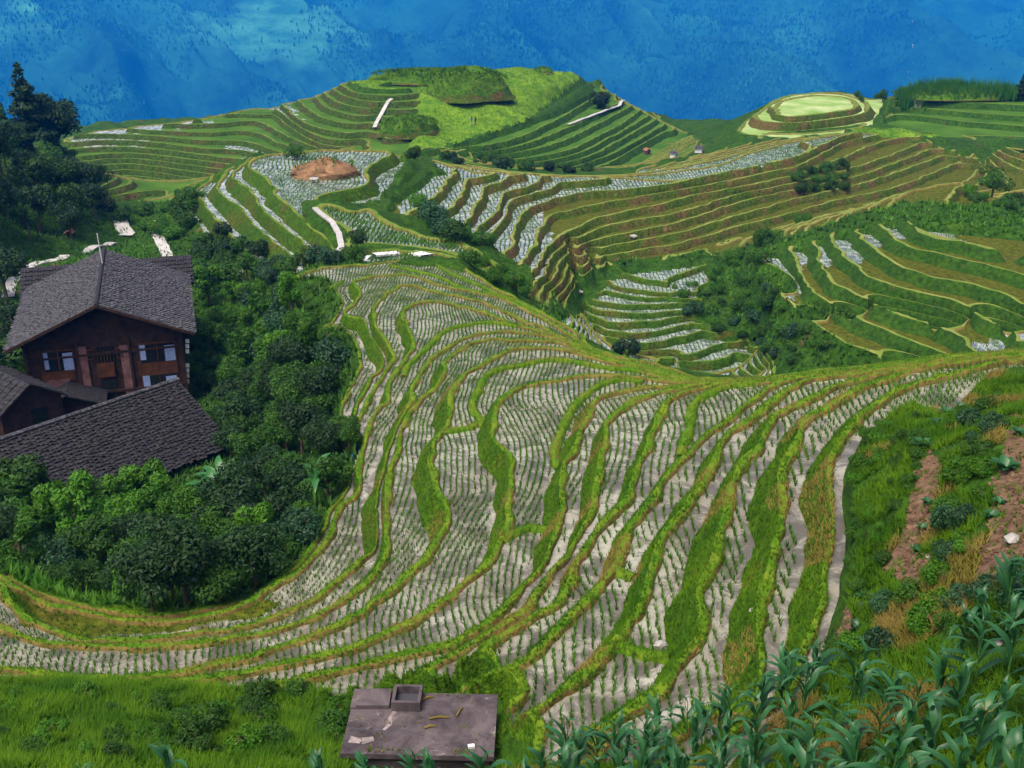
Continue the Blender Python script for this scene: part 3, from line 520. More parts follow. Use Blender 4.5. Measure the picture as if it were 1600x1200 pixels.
for ri, reg in enumerate(REGN):
    T = ATT[TRI[TR == ri]]
    if not len(T): continue
    lev = sorted(REGIONS[reg]); bw0, bh, rs = BUND[reg]; rest = T; bands = []; 
    for k, z in enumerate(lev):
        seg = []; lo, rest = split(rest, rest[:, :, 2] - z, seg); bands.append(lo)
        if seg:
            S = np.concatenate(seg); ts = np.array([0, .33, .67, 1.0])
            pts = (S[:, None, 0] * (1 - ts)[None, :, None] + S[:, None, 1] * ts[None, :, None]).reshape(-1, 2)
            kd = kdtree.KDTree(len(pts))
            for i, p in enumerate(pts): kd.insert((p[0], p[1], 0), i)
            kd.balance(); KD[reg, k] = kd
    bands.append(rest)
    for bi, T in enumerate(bands):
        k = bi - 1                               # band between level k and k+1
        if not len(T): continue
        natural = k < 0 or (k == len(lev) - 1 and reg not in CAP)
        if natural:
            T = T.copy()
            if k < 0 and (reg, 0) in KD:         # lift the ground to meet the lowest bund
                kd = KD[reg, 0]; key = np.round(T[:, :, :2] * 500).astype(np.int64); u, inv = np.unique(key.reshape(-1, 2), axis=0, return_inverse=True)
                d = np.array([kd.find((p[0] / 500, p[1] / 500, 0))[2] for p in u])[inv.ravel()].reshape(T.shape[:2])
                T[:, :, 4] += bh * T[:, :, 3] * np.clip(1 - d / 0.7, 0, 1)
            NAT.append(T); continue
        zk = lev[k]; top = k == len(lev) - 1; dz = 0.6 if top else lev[k + 1] - zk; rw = dz * rs
        hk1 = 0 if (k + 1 >= len(lev) - 1 and reg not in CAP) else bh
        key = np.round(T[:, :, :2] * 500).astype(np.int64).reshape(-1, 2); u, inv = np.unique(key, axis=0, return_inverse=True); inv = inv.ravel()
        kl = KD.get((reg, k)); ku = None if top else KD.get((reg, k + 1))
        dl = np.array([kl.find((p[0] / 500, p[1] / 500, 0))[2] for p in u]) if kl else np.full(len(u), 50.0)
        du = np.array([ku.find((p[0] / 500, p[1] / 500, 0))[2] for p in u]) if ku else np.full(len(u), 50.0)
        s = np.clip((dl + du) / (1.5 * bw0 + 1.3 * rw + 0.15), 0.05, 1.0)
        nzv = 1 + 0.38 * fbm(u[:, 0] / 500, u[:, 1] / 500, 0.9 if reg == 'near' else 3.0, 3, 141); rzv = 1 + 0.22 * fbm(u[:, 0] / 500, u[:, 1] / 500, 1.6 if reg == 'near' else 4.0, 3, 145)
        a = (dl / (bw0 * s * nzv))[inv].reshape(T.shape[:2]); b = (du / (rw * s * rzv))[inv].reshape(T.shape[:2])
        a[np.abs(T[:, :, 2] - zk) < 1e-6] = 0.0
        if not top: b[np.abs(T[:, :, 2] - lev[k + 1]) < 1e-6] = 0.0
        T = np.concatenate([T, a[:, :, None], b[:, :, None]], 2)
        def hgt(Q):
            a, b, w = Q[:, :, 5], Q[:, :, 6], Q[:, :, 3]
            zt = zk + bh * np.clip((1 - a) / 0.28, 0, 1); zr = zk + (dz + hk1) * np.clip(1 - b, 0, 1)
            if top: zr = zk
            zt = np.maximum(zt, zr) + (0.03 * fbm(Q[:, :, 0], Q[:, :, 1], 0.5, 2, 151) * ((a < 0.99) | ((b < 0.99) & (not top))) if reg == 'near' else 0); z = zt * w + Q[:, :, 4] * (1 - w)
            return np.concatenate([Q[:, :, :2], z[:, :, None]], 2)
        bd, rest2 = split(T, T[:, :, 5] - 1.0); bt, bm = split(bd, bd[:, :, 5] - 0.72)
        rz_, fl = split(rest2, rest2[:, :, 6] - 1.0)
        thin_ = fl[:, :, 3].mean(1) < 0.96; EXTRA.append(hgt(fl[thin_])); fl = fl[~thin_]
        TERR[reg, k] = dict(floor=hgt(fl), bund=hgt(bt), mud=hgt(bm), up=hgt(rz_), z=zk)
T = np.concatenate(NAT); NATSOUP = np.concatenate([np.concatenate([T[:, :, :2], T[:, :, 4:5]], 2)] + EXTRA)
def ground_z(x, y):
    """height of the open surface at a plan position"""
    x = np.asarray(x, float); y = np.asarray(y, float)
    j = np.clip((np.arctan2(x, y) - ga[0]) / DA, 0, NA - 1.001); i = np.clip((np.log(np.hypot(x, y)) - gl[0]) / DL, 0, NL - 1.001)
    a = i.astype(int); b = j.astype(int); u = i - a; v = j - b
    f = lambda M: (M[a, b] * (1 - v) + M[a, b + 1] * v) * (1 - u) + (M[a + 1, b] * (1 - v) + M[a + 1, b + 1] * v) * u
    return f(NATZ)
def hit(px, py, r0=7.0, r1=300.0):
    """where the sight line of a photo pixel meets the land"""
    d = ray(px, py); h = math.hypot(d[0], d[1]); rr = np.exp(np.linspace(math.log(r0), math.log(r1), 1600))
    P = d[None] * (rr / h)[:, None]; g = ground_z(P[:, 0], P[:, 1]); below = np.where(P[:, 2] < g)[0]
    i = below[0] if len(below) else len(rr) - 1
    return Vector((P[i, 0], P[i, 1], g[i]))
# ------------------------------------------------------------------ terraces as things: floor (paddy), bund, bank
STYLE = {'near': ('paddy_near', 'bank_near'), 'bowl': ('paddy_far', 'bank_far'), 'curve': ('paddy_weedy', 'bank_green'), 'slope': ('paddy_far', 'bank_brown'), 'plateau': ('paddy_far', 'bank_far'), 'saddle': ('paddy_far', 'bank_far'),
         'knoll': ('terrace_grass', 'bank_green'), 'amphi': ('terrace_grass', 'bank_olive'), 'disc': ('disc_field', 'bank_brown'), 'maizehill': ('terrace_grass', 'bank_green')}
# fields and plots that lie on open ground are cut out of it as things of their own
PATCH = [('rice_field', 'field_green', [(545,126),(600,118),(640,124),(700,99),(790,95),(850,101),(922,104),(888,138),(855,165),(818,188),(760,208),(700,226),(640,238),(600,232),(590,205),(620,170),(645,145),(580,140)], 180, 266, 'bright green sloping field on top of the far knoll', 'field'),
 ('rice_field', 'paddy_far', [(1000,272),(1060,260),(1200,230),(1335,200),(1312,222),(1250,247),(1100,281),(1020,294)], 120, 182, 'pale green rice strip along the crest of the long brown slope', 'field'),
 ('rice_field', 'field_green', [(1312,222),(1335,200),(1370,175),(1400,185),(1500,200),(1530,210),(1480,212),(1400,215)], 150, 200, 'green field on the saddle between round field and maize hill', 'field'),
 ('garden_plot', 'garden_soil', [(1412,935),(1392,900),(1405,840),(1425,780),(1440,725),(1455,700),(1470,700),(1476,740),(1462,800),(1446,850),(1432,900)], 12, 30, 'narrow reddish garden plot with seedlings on the right slope', 'garden plot'),
 ('garden_plot', 'garden_soil', [(1525,890),(1535,830),(1552,760),(1568,710),(1585,675),(1640,650),(1650,760),(1600,860),(1555,905)], 10, 30, 'wider bare soil plot at the right edge of the photo', 'garden plot'),
 ('garden_plot', 'garden_soil', [(1283,990),(1292,940),(1308,910),(1326,935),(1325,980),(1305,1020)], 10, 24, 'small dark soil patch above the maize beside a terrace end', 'garden plot')]
cen = NATSOUP.mean(1); pcx, pcy = project(cen); pr = np.hypot(cen[:, 0], cen[:, 1]); free = np.ones(len(cen), bool)
wob = np.where(pr < 40, 14.0, 3.0); pcx = pcx + wob * fbm(cen[:, 0], cen[:, 1], 1.1, 3, 121); pcy = pcy + wob * fbm(cen[:, 0], cen[:, 1], 1.1, 3, 131)
PSOUP = []
for nm, mt, poly, ra, rb, lab, cat in PATCH:
    q = in_poly(pcx, pcy, poly) & (pr > ra) & (pr < rb) & free; free &= ~q
    if q.sum():
        V, F, ok = weld(NATSOUP[q]); c = V.mean(0); po = tag(obj(nm, mesh_np(nm, V - c, F, MAT[mt]), None, c), lab, cat); PSOUP.append((po, NATSOUP[q]))
NATSOUP = NATSOUP[free]
V, F, ok = weld(NATSOUP)
tag(obj('hillside', mesh_np('hillside', V, F, MAT['hill_ground'])), kind='structure')
NUM = 'lowest second third fourth fifth sixth seventh eighth ninth tenth eleventh twelfth thirteenth fourteenth fifteenth sixteenth seventeenth eighteenth nineteenth twentieth'.split()
PLACE = {'near': 'flooded rice terrace on the near spur, {} up from the village thicket', 'bowl': 'small wet rice terrace in the valley bowl, {} up from the scrubby gully', 'curve': 'curved weedy terrace on the round spur right of the gully, {} up',
         'slope': 'long stepped terrace above the valley bowl, {} up the brown slope', 'plateau': 'narrow rice terrace above the village roofs, {} up to the ochre mound', 'saddle': 'green rice strip on the saddle behind the dark round bush, {} there',
         'knoll': 'grassy terrace on the flank of the far knoll, {} up', 'amphi': 'arc-shaped green terrace at the back behind the pond, {} up', 'disc': 'round pale field on the knoll left of the maize hill, {} step', 'maizehill': 'grassy terrace below the maize hilltop, {} up'}
TOBJ = {}
def part_pieces(name, V, F, mats, mi, parent):
    """one object for each separate piece; crumbs are left to the biggest"""
    lab = pieces(len(V), F); ids, cnt = np.unique(lab, return_counts=True); big = ids[np.argmax(cnt)]; ok = set(ids[cnt >= max(12, 0.01 * len(F))])
    for q in sorted(ok):
        sel = lab == q
        used, inv = np.unique(F[sel], return_inverse=True); obj(name, mesh_np(name, V[used], inv.reshape(-1, 3), mats, None if mi is None else mi[sel]), parent)
WET = {'amphi': [[(95,190),(190,180),(330,172),(330,186),(240,207),(110,224)], [(118,218),(170,212),(232,216),(230,226),(125,234)], [(390,150),(440,150),(470,185),(440,182)], [(330,222),(380,224),(420,245),(400,250)]], 'near': [[(0,890),(60,925),(240,962),(400,930),(440,940),(400,968),(250,993),(130,996),(40,965),(0,908)]], 'curve': [[(1170,400),(1240,340),(1300,330),(1325,350),(1290,370),(1310,400),(1290,420),(1262,400),(1250,425),(1262,445),(1240,475)], [(1290,340),(1350,315),(1352,350),(1370,390),(1340,420),(1310,400),(1297,370)], [(1325,330),(1400,295),(1500,280),(1480,330),(1505,385),(1430,372),(1385,370),(1365,395)], [(1545,500),(1610,500),(1610,560),(1550,560)], [(1490,530),(1545,530),(1550,560),(1500,560)]],
       'slope': [[(985,292),(1000,266),(1060,256),(1200,226),(1345,196),(1400,203),(1312,226),(1250,248),(1100,282),(1020,295)], [(600,250),(760,255),(990,270),(985,300),(930,305),(850,322),(840,345),(860,360),(850,440),(820,440),(740,400),(640,360)], [(1000,285),(1140,285),(1140,270)], [(1480,200),(1620,200),(1620,260),(1520,240)]]}
for (reg, k), d in TERR.items():
    nf = sum(len(d[q]) for q in ('floor', 'bund', 'mud'))
    if nf < 4: continue
    c = np.concatenate([d[q].reshape(-1, 3) for q in ('floor', 'bund', 'mud')]).mean(0)
    t = empty('rice_terrace', (c[0], c[1], d['z'])); TOBJ[reg, k] = t
    tag(t, PLACE[reg].format(NUM[min(k, 19)]), 'rice terrace', {'near': 'terraces of the near spur'}.get(reg, reg + ' terraces'))
    off = np.array([c[0], c[1], d['z']]); pm, bk = STYLE[reg]
    if len(d['floor']):
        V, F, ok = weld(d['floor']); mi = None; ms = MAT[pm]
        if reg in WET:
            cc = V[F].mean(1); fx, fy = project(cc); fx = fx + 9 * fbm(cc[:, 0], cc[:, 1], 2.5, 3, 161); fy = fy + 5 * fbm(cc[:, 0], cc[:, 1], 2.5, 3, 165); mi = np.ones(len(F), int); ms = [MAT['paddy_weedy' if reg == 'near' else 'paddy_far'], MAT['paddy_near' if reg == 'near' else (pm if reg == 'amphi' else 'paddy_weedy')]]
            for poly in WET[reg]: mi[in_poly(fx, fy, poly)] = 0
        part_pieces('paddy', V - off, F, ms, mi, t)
    S = [d['bund'], d['mud']]; M = [0, 1]
    if (reg, k - 1) in TERR: S.append(TERR[reg, k - 1]['up']); M.append(2)
    mi = np.concatenate([np.full(len(s), m) for s, m in zip(S, M)]); S = np.concatenate(S)
    if len(S):
        V, F, ok = weld(S); part_pieces('bank', V - off, F, [MAT[{'near': 'bund_top', 'curve': 'bund_pale', 'slope': 'bund_pale'}.get(reg, 'bund_far')], MAT['bund_mud'], MAT[bk]], mi[ok], t)
for reg in REGN:                                  # bank above the highest floor belongs to the hillside
    ks = [k for (r, k) in TERR if r == reg]
    if ks and reg not in CAP:
        k = max(ks)
        if len(TERR[reg, k]['up']):
            V, F, ok = weld(TERR[reg, k]['up']); tag(obj('hillside_edge', mesh_np('hillside_edge', V, F, MAT['hill_ground'])), kind='structure')
# the hill goes on beside and behind the viewpoint
def margin(azs, rs, zf, name):
    a, r = np.meshgrid(azs, rs, indexing='xy'); z = zf(a, r); V = np.stack([r * np.sin(a), r * np.cos(a), z], -1).reshape(-1, 3); na = len(azs); i = (np.arange(len(rs) - 1)[:, None] * na + np.arange(na - 1)[None]).ravel()
    tag(obj(name, mesh_np(name, V, np.stack([i, i + na, i + na + 1, i + 1], 1), MAT['hill_ground'])), kind='structure')
def side(sgn):
    e = NATZ[:, -1 if sgn > 0 else 0]; rs = np.exp(gl[::6]); ez = e[::6]; edge = ga[-1] if sgn > 0 else -ga[0]
    def zf(a, r):
        t = np.clip((np.abs(a) - edge) / (math.pi - edge), 0, 1); t = t * t * (3 - 2 * t); zz = np.repeat(ez[:, None], a.shape[1], 1)
        return zz * (1 - t) + (-2.5 + 0.03 * r) * t + fbm(r * np.sin(a), r * np.cos(a), 6.0, 3, 181) * 0.3 * np.clip((np.abs(a) - edge) * 8, 0, 1)
    azs = np.linspace(edge, math.pi, 60) * sgn
    margin(azs if sgn > 0 else azs[::-1], rs, zf, 'hillside')
side(1); side(-1)
aa = np.linspace(-math.pi, math.pi, 120); eaz = np.interp(np.abs(aa), [0.6, math.pi], [0, 1]); e0 = np.interp(np.clip(aa, ga[0], ga[-1]), ga, NATZ[0]); tt = eaz * eaz * (3 - 2 * eaz); e0 = e0 * (1 - tt) + (-2.5 + 0.21) * tt
margin(aa, np.linspace(0.6, 7.0, 14), lambda a, r: -2.0 + (e0[None] + 2.0) * ((r - 0.6) / 6.4), 'hillside')
# subsoil under the farther land, so that no seam shows through
q = np.where((np.exp(gl) > 58) & (np.exp(gl) < 272))[0][::2]; SX, SY, SZ = GX[np.ix_(q, range(0, NA, 2))], GY[np.ix_(q, range(0, NA, 2))], BASE[np.ix_(q, range(0, NA, 2))] - 2.0
nb_ = SX.shape[1]; i = (np.arange(SX.shape[0] - 1)[:, None] * nb_ + np.arange(nb_ - 1)[None]).ravel(); tag(obj('subsoil', mesh_np('subsoil', np.stack([SX.ravel(), SY.ravel(), SZ.ravel()], 1), np.stack([i, i + nb_, i + nb_ + 1, i + 1], 1), MAT['hill_ground'])), kind='structure')
# ------------------------------------------------------------------ rice seedlings in rows, grass on bunds and banks
def grid_at(M, x, y):
    j = np.clip(np.round((np.arctan2(x, y) - ga[0]) / DA).astype(int), 0, NA - 1); i = np.clip(np.round((np.log(np.hypot(x, y)) - gl[0]) / DL).astype(int), 0, NL - 1)
    return M[i, j]
def base_at(x, y):
    j = np.clip((np.arctan2(x, y) - ga[0]) / DA, 0, NA - 1.001); i = np.clip((np.log(np.hypot(x, y)) - gl[0]) / DL, 0, NL - 1.001)
    a = i.astype(int); b = j.astype(int); u = i - a; v = j - b
    return (BASE[a, b] * (1 - v) + BASE[a, b + 1] * v) * (1 - u) + (BASE[a + 1, b] * (1 - v) + BASE[a + 1, b + 1] * v) * u
def tufts(P, n, h0, h1, wid, spread):
    """n one-triangle blades rising from each point"""
    m = len(P); V = np.empty((m, n, 3, 3)); ph = RNG.random((m, n)) * 6.2832; h = h0 + (h1 - h0) * RNG.random((m, n)); sp = spread * (0.3 + RNG.random((m, n)))
    c, s = np.cos(ph), np.sin(ph); w = wid * (0.7 + 0.6 * RNG.random((m, n)))
    V[:, :, 0, 0] = P[:, None, 0] - s * w; V[:, :, 0, 1] = P[:, None, 1] + c * w; V[:, :, 0, 2] = P[:, None, 2]
    V[:, :, 1, 0] = P[:, None, 0] + s * w; V[:, :, 1, 1] = P[:, None, 1] - c * w; V[:, :, 1, 2] = P[:, None, 2]
    V[:, :, 2, 0] = P[:, None, 0] + c * sp; V[:, :, 2, 1] = P[:, None, 1] + s * sp; V[:, :, 2, 2] = P[:, None, 2] + h
    V = V.reshape(-1, 3); return V, np.arange(len(V)).reshape(-1, 3)
ROWS = {'near': (0.22, 0.095, 5, 0.12, 0.27, 0.017, 0.085), 'bowl': (0.42, 0.24, 3, 0.18, 0.32, 0.035, 0.10), 'curve': (0.46, 0.30, 3, 0.18, 0.32, 0.035, 0.10), 'slope': (0.46, 0.26, 3, 0.2, 0.36, 0.045, 0.12), 'plateau': (0.45, 0.25, 3, 0.2, 0.36, 0.04, 0.12), 'saddle': (0.36, 0.2, 3, 0.3, 0.5, 0.06, 0.16)}
for reg, (dr, dp, nb, h0, h1, wd, sp) in ROWS.items():
    ri = REGN.index(reg); q = (REG == ri) & (W > 0.9); x0, x1, y0, y1 = GX[q].min(), GX[q].max(), GY[q].min(), GY[q].max()
    U, Vv = np.meshgrid(np.arange(x0 - 3, x1 + 3, dr), np.arange(y0, y1, dp), indexing='ij'); U = U.ravel(); Vv = Vv.ravel()
    turn = {'near': 0.10, 'bowl': -0.05, 'curve': -0.35, 'slope': -0.2, 'plateau': 0.12, 'saddle': 0.1}[reg]
    X = U + turn * (Vv - y0) * 0.5 + 0.9 * vnoise(U / 9.0, Vv / 7.0, 31) + 0.10 * vnoise(U / 1.3, Vv / 1.3, 33) + RNG.normal(0, 0.018 * dr / 0.3, len(U)); Y = Vv + RNG.normal(0, 0.03, len(U))
    lim = np.hypot(X, Y) > 7.2; X, Y = X[lim], Y[lim]
    ok = (grid_at(REG, X, Y) == ri) & (grid_at(W, X, Y) > 0.9); X, Y = X[ok], Y[ok]; Bv = base_at(X, Y)
    lev = sorted(REGIONS[reg]); band = np.searchsorted(np.array(lev), Bv, side='right') - 1; bw0, bh, rs = BUND[reg]
    thin = vnoise(X / 6.0, Y / 6.0, 41)
    for k in range(len(lev)):
        if (reg, k) not in TOBJ: continue
        s = np.where(band == k)[0]; kl, ku = KD.get((reg, k)), KD.get((reg, k + 1)); rw = (lev[k + 1] - lev[k]) * rs if k + 1 < len(lev) else 0.3
        keep = []
        for i in s:
            p = (X[i], Y[i], 0); dl = kl.find(p)[2] if kl else 9; du = ku.find(p)[2] if ku else 9
            if dl > bw0 * 1.15 and du > rw * 1.08 + 0.06: keep.append(i)
        keep = np.array(keep, int)
        if reg == 'near' and len(keep):
            fx, fy = project(np.stack([X[keep], Y[keep], np.full(len(keep), lev[k])], 1)); m = in_poly(fx, fy, WET['near'][0]) & (RNG.random(len(keep)) > .35); keep = keep[~m]
        if reg in ('curve', 'slope') and len(keep):
            fx, fy = project(np.stack([X[keep], Y[keep], np.full(len(keep), lev[k])], 1)); m = np.zeros(len(keep), bool)
            for poly in WET[reg]: m |= in_poly(fx, fy, poly)
            keep = keep[m]
        if len(keep): keep = keep[RNG.random(len(keep)) > 0.04 + 0.10 * (thin[keep] > 0.45)]
        if len(keep) < 8: continue
        P = np.stack([X[keep], Y[keep], np.full(len(keep), lev[k] - 0.01)], 1); t = TOBJ[reg, k]
        Vt, Ft = tufts(P, nb, h0, h1, wd, sp); tag(obj('rice_seedlings', mesh_np('rice_seedlings', Vt - np.array(t.location), Ft, MAT['rice_leaf'], None, False), t), kind='stuff')
def soup_points(S, dens, rmax=1e9, nmax=10 ** 9):
    """random points on a triangle soup, dens per square metre"""
    e1, e2 = S[:, 1] - S[:, 0], S[:, 2] - S[:, 0]; n = np.cross(e1, e2); ar = np.linalg.norm(n, axis=1) * 0.5
    r = np.hypot(S[:, 0, 0], S[:, 0, 1]); ar = np.where(r < rmax, ar, 0)
    if callable(dens): ar = ar * dens(r)
    else: ar = ar * dens
    cnt = RNG.poisson(ar); idx = np.repeat(np.arange(len(S)), cnt)
    if len(idx) > nmax: idx = RNG.choice(idx, nmax, False)
    u, v = RNG.random(len(idx)), RNG.random(len(idx)); f = u + v > 1; u[f], v[f] = 1 - u[f], 1 - v[f]
    return S[idx, 0] + e1[idx] * u[:, None] + e2[idx] * v[:, None]
for (reg, k), t in list(TOBJ.items()):
    if reg != 'near': continue
    d = TERR[reg, k]; S = [d['bund'], d['mud']]
    if (reg, k - 1) in TERR: S.append(TERR[reg, k - 1]['up'])
    S = np.concatenate(S)
    P = soup_points(S, lambda r: 150.0 * np.clip(28.0 / np.maximum(r, 14), 0.3, 1.3) ** 1.4, 80)
    if len(P) > 5:
        Vt, Ft = tufts(P, 2, 0.03, 0.14, 0.013, 0.09); mi = np.repeat((vnoise(P[:, 0] / 1.4, P[:, 1] / 1.4, 51) > 0.38).astype(int), 2)
        tag(obj('bank_grass', mesh_np('bank_grass', Vt - np.array(t.location), Ft, [MAT['grass_blade'], MAT['dry_blade']], mi, False), t), kind='stuff')
# cross bunds inside the near terraces
def ridge(line, w, h, zf):
    pts = np.array(line); n = len(pts); d = np.gradient(pts, axis=0); d /= np.linalg.norm(d, axis=1)[:, None] + 1e-9; nn = np.stack([-d[:, 1], d[:, 0]], 1)
    prof = [(-1.0, -0.05), (-0.6, 0.8), (0, 1.0), (0.6, 0.8), (1.0, -0.05)]; V = []
    for i in range(n):
        ww = w * (1 + 0.18 * math.sin(i * 1.7) + 0.1 * math.sin(i * 0.63))
        for a, b in prof: V.append((pts[i, 0] + nn[i, 0] * a * ww, pts[i, 1] + nn[i, 1] * a * ww, zf[i] + b * h))
    F = [(i * 5 + j, i * 5 + j + 1, i * 5 + j + 6, i * 5 + j + 5) for i in range(n - 1) for j in range(4)]
    return np.array(V), np.array(F)
lv = np.array(sorted(A)); DK = []
for line in DIKES_A:
    pix = smooth_poly(line); P = []
    z = None
    for x, y in pix:                              # follow the sight line down to the terrace floor it meets
        best = None
        for k in range(len(lv) - 1, -1, -1):
            p = PZ(x, y, lv[k]); bb = float(base_at(np.array([p[0]]), np.array([p[1]]))[0])
            if bb >= lv[k] - 0.02 and (k == len(lv) - 1 or bb < lv[k + 1] + 0.02): best = p; break
        if best is not None: P.append(best)
    if len(P) < 3: continue
    P = np.array(P); z = np.median(P[:, 2]); sel = np.abs(P[:, 2] - z) < 0.3; P = P[sel]
    if len(P) < 3: continue
    k = int(np.argmin(np.abs(lv - z))); t = TOBJ.get(('near', k))
    if t is None: continue
    P = np.array(densify([p for p in P], 0.004)); V, F = ridge(P[:, :2], 0.2, 0.15, P[:, 2]); o = obj('cross_bund', mesh_np('cross_bund', V - np.array(t.location), F, MAT['bund_top']), t)
    q = np.repeat(P, 26, 0); q = q + np.stack([RNG.normal(0, .11, len(q)), RNG.normal(0, .11, len(q)), np.full(len(q), .08)], 1); Vt, Ft = tufts(q, 1, .05, .19, .013, .12); tag(obj('bund_grass', mesh_np('bund_grass', Vt - np.array(t.location), Ft, [MAT['grass_blade'], MAT['dry_blade']], (vnoise(q[:, 0] / .8, q[:, 1] / .8, 53) > .25).astype(int), False), t), kind='stuff')
# long grass on the camera hill and the right slope
def zone(poly, ra, rb):
    cx, cy = project(NATSOUP.mean(1)); r = np.hypot(NATSOUP[:, 0, 0], NATSOUP[:, 0, 1]); return NATSOUP[in_poly(cx, cy, poly) & (r > ra) & (r < rb)]
S = zone([(-150, 1060), (250, 1068), (420, 1076), (560, 1082), (560, 1300), (-150, 1300)], 9, 30)
P = soup_points(S, 520, nmax=32000); P = P[vnoise(P[:, 0] / .5, P[:, 1] / .5, 63) > -0.55]; Vt, Ft = tufts(P, 3, 0.05, 0.24, 0.013, 0.20)
tag(obj('grass', mesh_np('grass', Vt, Ft, MAT['grass_blade'], None, False)), 'long bright grass on the near slope left of the tank', 'grass', kind='stuff')
S = zone([(1265, 720), (1300, 680), (1350, 630), (1430, 600), (1620, 560), (1760, 600), (1760, 1300), (780, 1300), (780, 1120), (1150, 1130), (1260, 1000)], 7, 32)
P = soup_points(S, 480, nmax=40000); P = P[vnoise(P[:, 0] / .6, P[:, 1] / .6, 65) > -0.35]; Vt, Ft = tufts(P, 3, 0.05, 0.22, 0.012, 0.18); mi = np.repeat((vnoise(P[:, 0] / 1.1, P[:, 1] / 1.1, 61) > 0.42).astype(int), 3)
tag(obj('grass', mesh_np('grass', Vt, Ft, [MAT['grass_blade'], MAT['dry_blade']], mi, False)), 'rough grass with dry tufts on the right slope', 'grass', kind='stuff')

# low leafy cover over the gully, the left hill and the banks farther off
S = zone([(-150, 200), (110, 230), (180, 330), (300, 300), (420, 420), (560, 400), (560, 700), (470, 900), (240, 975), (-150, 930)], 26, 175)
P = soup_points(S, lambda r: 9.0 * np.clip(45.0 / r, .25, 1.2) ** 1.5, nmax=42000); Vt, Ft = tufts(P, 4, 0.12, 0.55, 0.07, 0.35)
tag(obj('undergrowth', mesh_np('undergrowth', Vt, Ft, [MAT['leaf_mid'], MAT['leaf_bright']], np.repeat((vnoise(P[:, 0] / 5, P[:, 1] / 5, 67) > .1).astype(int), 4), False)), 'low leafy undergrowth in the village gully and on the left hill', 'undergrowth', kind='stuff')
S = zone([(820, 440), (1000, 400), (1180, 380), (1300, 320), (1500, 270), (1620, 280), (1620, 400), (1400, 560), (1250, 590), (900, 590)], 60, 135)
P = soup_points(S, 2.2, nmax=16000); ppx, ppy = project(P); P = P[~in_poly(ppx, ppy, [(850,420),(1110,405),(1112,440),(1080,480),(1210,545),(1250,600),(1000,600),(900,540)])]; Vt, Ft = tufts(P, 4, 0.15, 0.6, 0.09, 0.4)
tag(obj('undergrowth', mesh_np('undergrowth', Vt, Ft, [MAT['leaf_mid'], MAT['leaf_bright']], np.repeat((vnoise(P[:, 0] / 5, P[:, 1] / 5, 69) > -.1).astype(int), 4), False)), 'low green undergrowth around the valley bowl', 'undergrowth', kind='stuff')

# growth on the cut-out plots
for po, S in PSOUP:
    c = np.array(po.location)
    if po.name.startswith('rice_field'):
        P = soup_points(S, 5.0, nmax=16000); Vt, Ft = tufts(P, 3, .10, .28, .05, .2); tag(obj('rice_plants', mesh_np('rice_plants', Vt - c, Ft, MAT['field_blade'], None, False), po), kind='stuff')
    else:
        P = soup_points(S, 70, nmax=1500); v, f = np.array([(-1, -1, 0), (1, -1, 0), (1, 1, 0), (-1, 1, 0), (.1, -.1, .9)]), np.array([(0, 1, 4), (1, 2, 4), (2, 3, 4), (3, 0, 4)])
        sz = .015 + .05 * RNG.random(len(P)) ** 2; an = RNG.random(len(P)) * 6.28; X = (v[None, :, 0] * np.cos(an)[:, None] - v[None, :, 1] * np.sin(an)[:, None]); Y = (v[None, :, 0] * np.sin(an)[:, None] + v[None, :, 1] * np.cos(an)[:, None])
        V = np.stack([X, Y, np.repeat(v[None, :, 2], len(P), 0)], 2) * sz[:, None, None] + P[:, None] - c; tag(obj('soil_clods', mesh_np('soil_clods', V.reshape(-1, 3), (f[None] + (np.arange(len(P)) * 5)[:, None, None]).reshape(-1, 3), MAT['garden_soil'], None, False), po), kind='stuff')
        P = soup_points(S, 26, nmax=700); Vt, Ft = tufts(P, 4, .04, .16, .012, .1); tag(obj('plot_weeds', mesh_np('plot_weeds', Vt - c, Ft, MAT['grass_blade'], None, False), po), kind='stuff')
# ------------------------------------------------------------------ the blue mountains across the valley and the air in between
MTN = [[(-500,330,330),(0,330,330),(500,330,330),(1000,330,330),(1600,330,330),(2100,330,330)], [(-500,560,560),(200,560,560),(800,560,560),(1400,560,560),(2100,560,560)],
 [(-500,290,760),(0,262,790),(300,240,810),(600,215,840),(900,235,850),(1100,255,830),(1250,235,830),(1400,205,870),(1600,185,900),(2100,185,900)],
 [(-500,150,900),(0,120,930),(200,110,930),(450,110,960),(600,100,985),(760,90,1000),(900,110,990),(1000,130,960)],
 [(-500,-20,1080),(0,-10,1090),(250,-10,1080),(420,0,1110),(520,-5,1150),(650,-10,1150),(800,0,1160),(950,-10,1170),(1050,-15,1150)],
 [(-500,-75,1150),(0,-75,1160),(500,-72,1200),(1000,-70,1230),(1250,-70,1260),(1600,-70,1400),(2100,-70,1400)], [(-500,-60,1480),(500,-60,1490),(1000,-60,1490),(1600,-60,1495),(2100,-60,1495)],
 [(1050,60,1040),(1100,38,1030),(1150,32,1010),(1200,58,970),(1250,110,930),(1290,150,900),(1320,185,880)], [(1090,-30,1140),(1150,-10,1110),(1230,50,1060),(1290,105,1010),(1330,150,970),(1360,185,930)],
 [(1190,-45,1180),(1280,10,1110),(1335,48,1070),(1390,95,1030),(1425,140,1000),(1450,175,970)], [(1330,-20,1240),(1390,40,1200),(1425,90,1180),(1450,140,1130)],
 [(1440,-20,1330),(1500,20,1290),(1600,70,1230),(1700,110,1200)], [(1470,100,1210),(1540,130,1140),(1640,150,1080)], [(480,0,1090),(440,60,1000),(410,110,940)], [(560,20,1110),(520,80,1030),(500,130,960)], [(760,10,1130),(700,60,1040),(640,110,960)], [(880,0,1130),(820,60,1050),(790,120,970)]]
KM = 4.0
ms = []
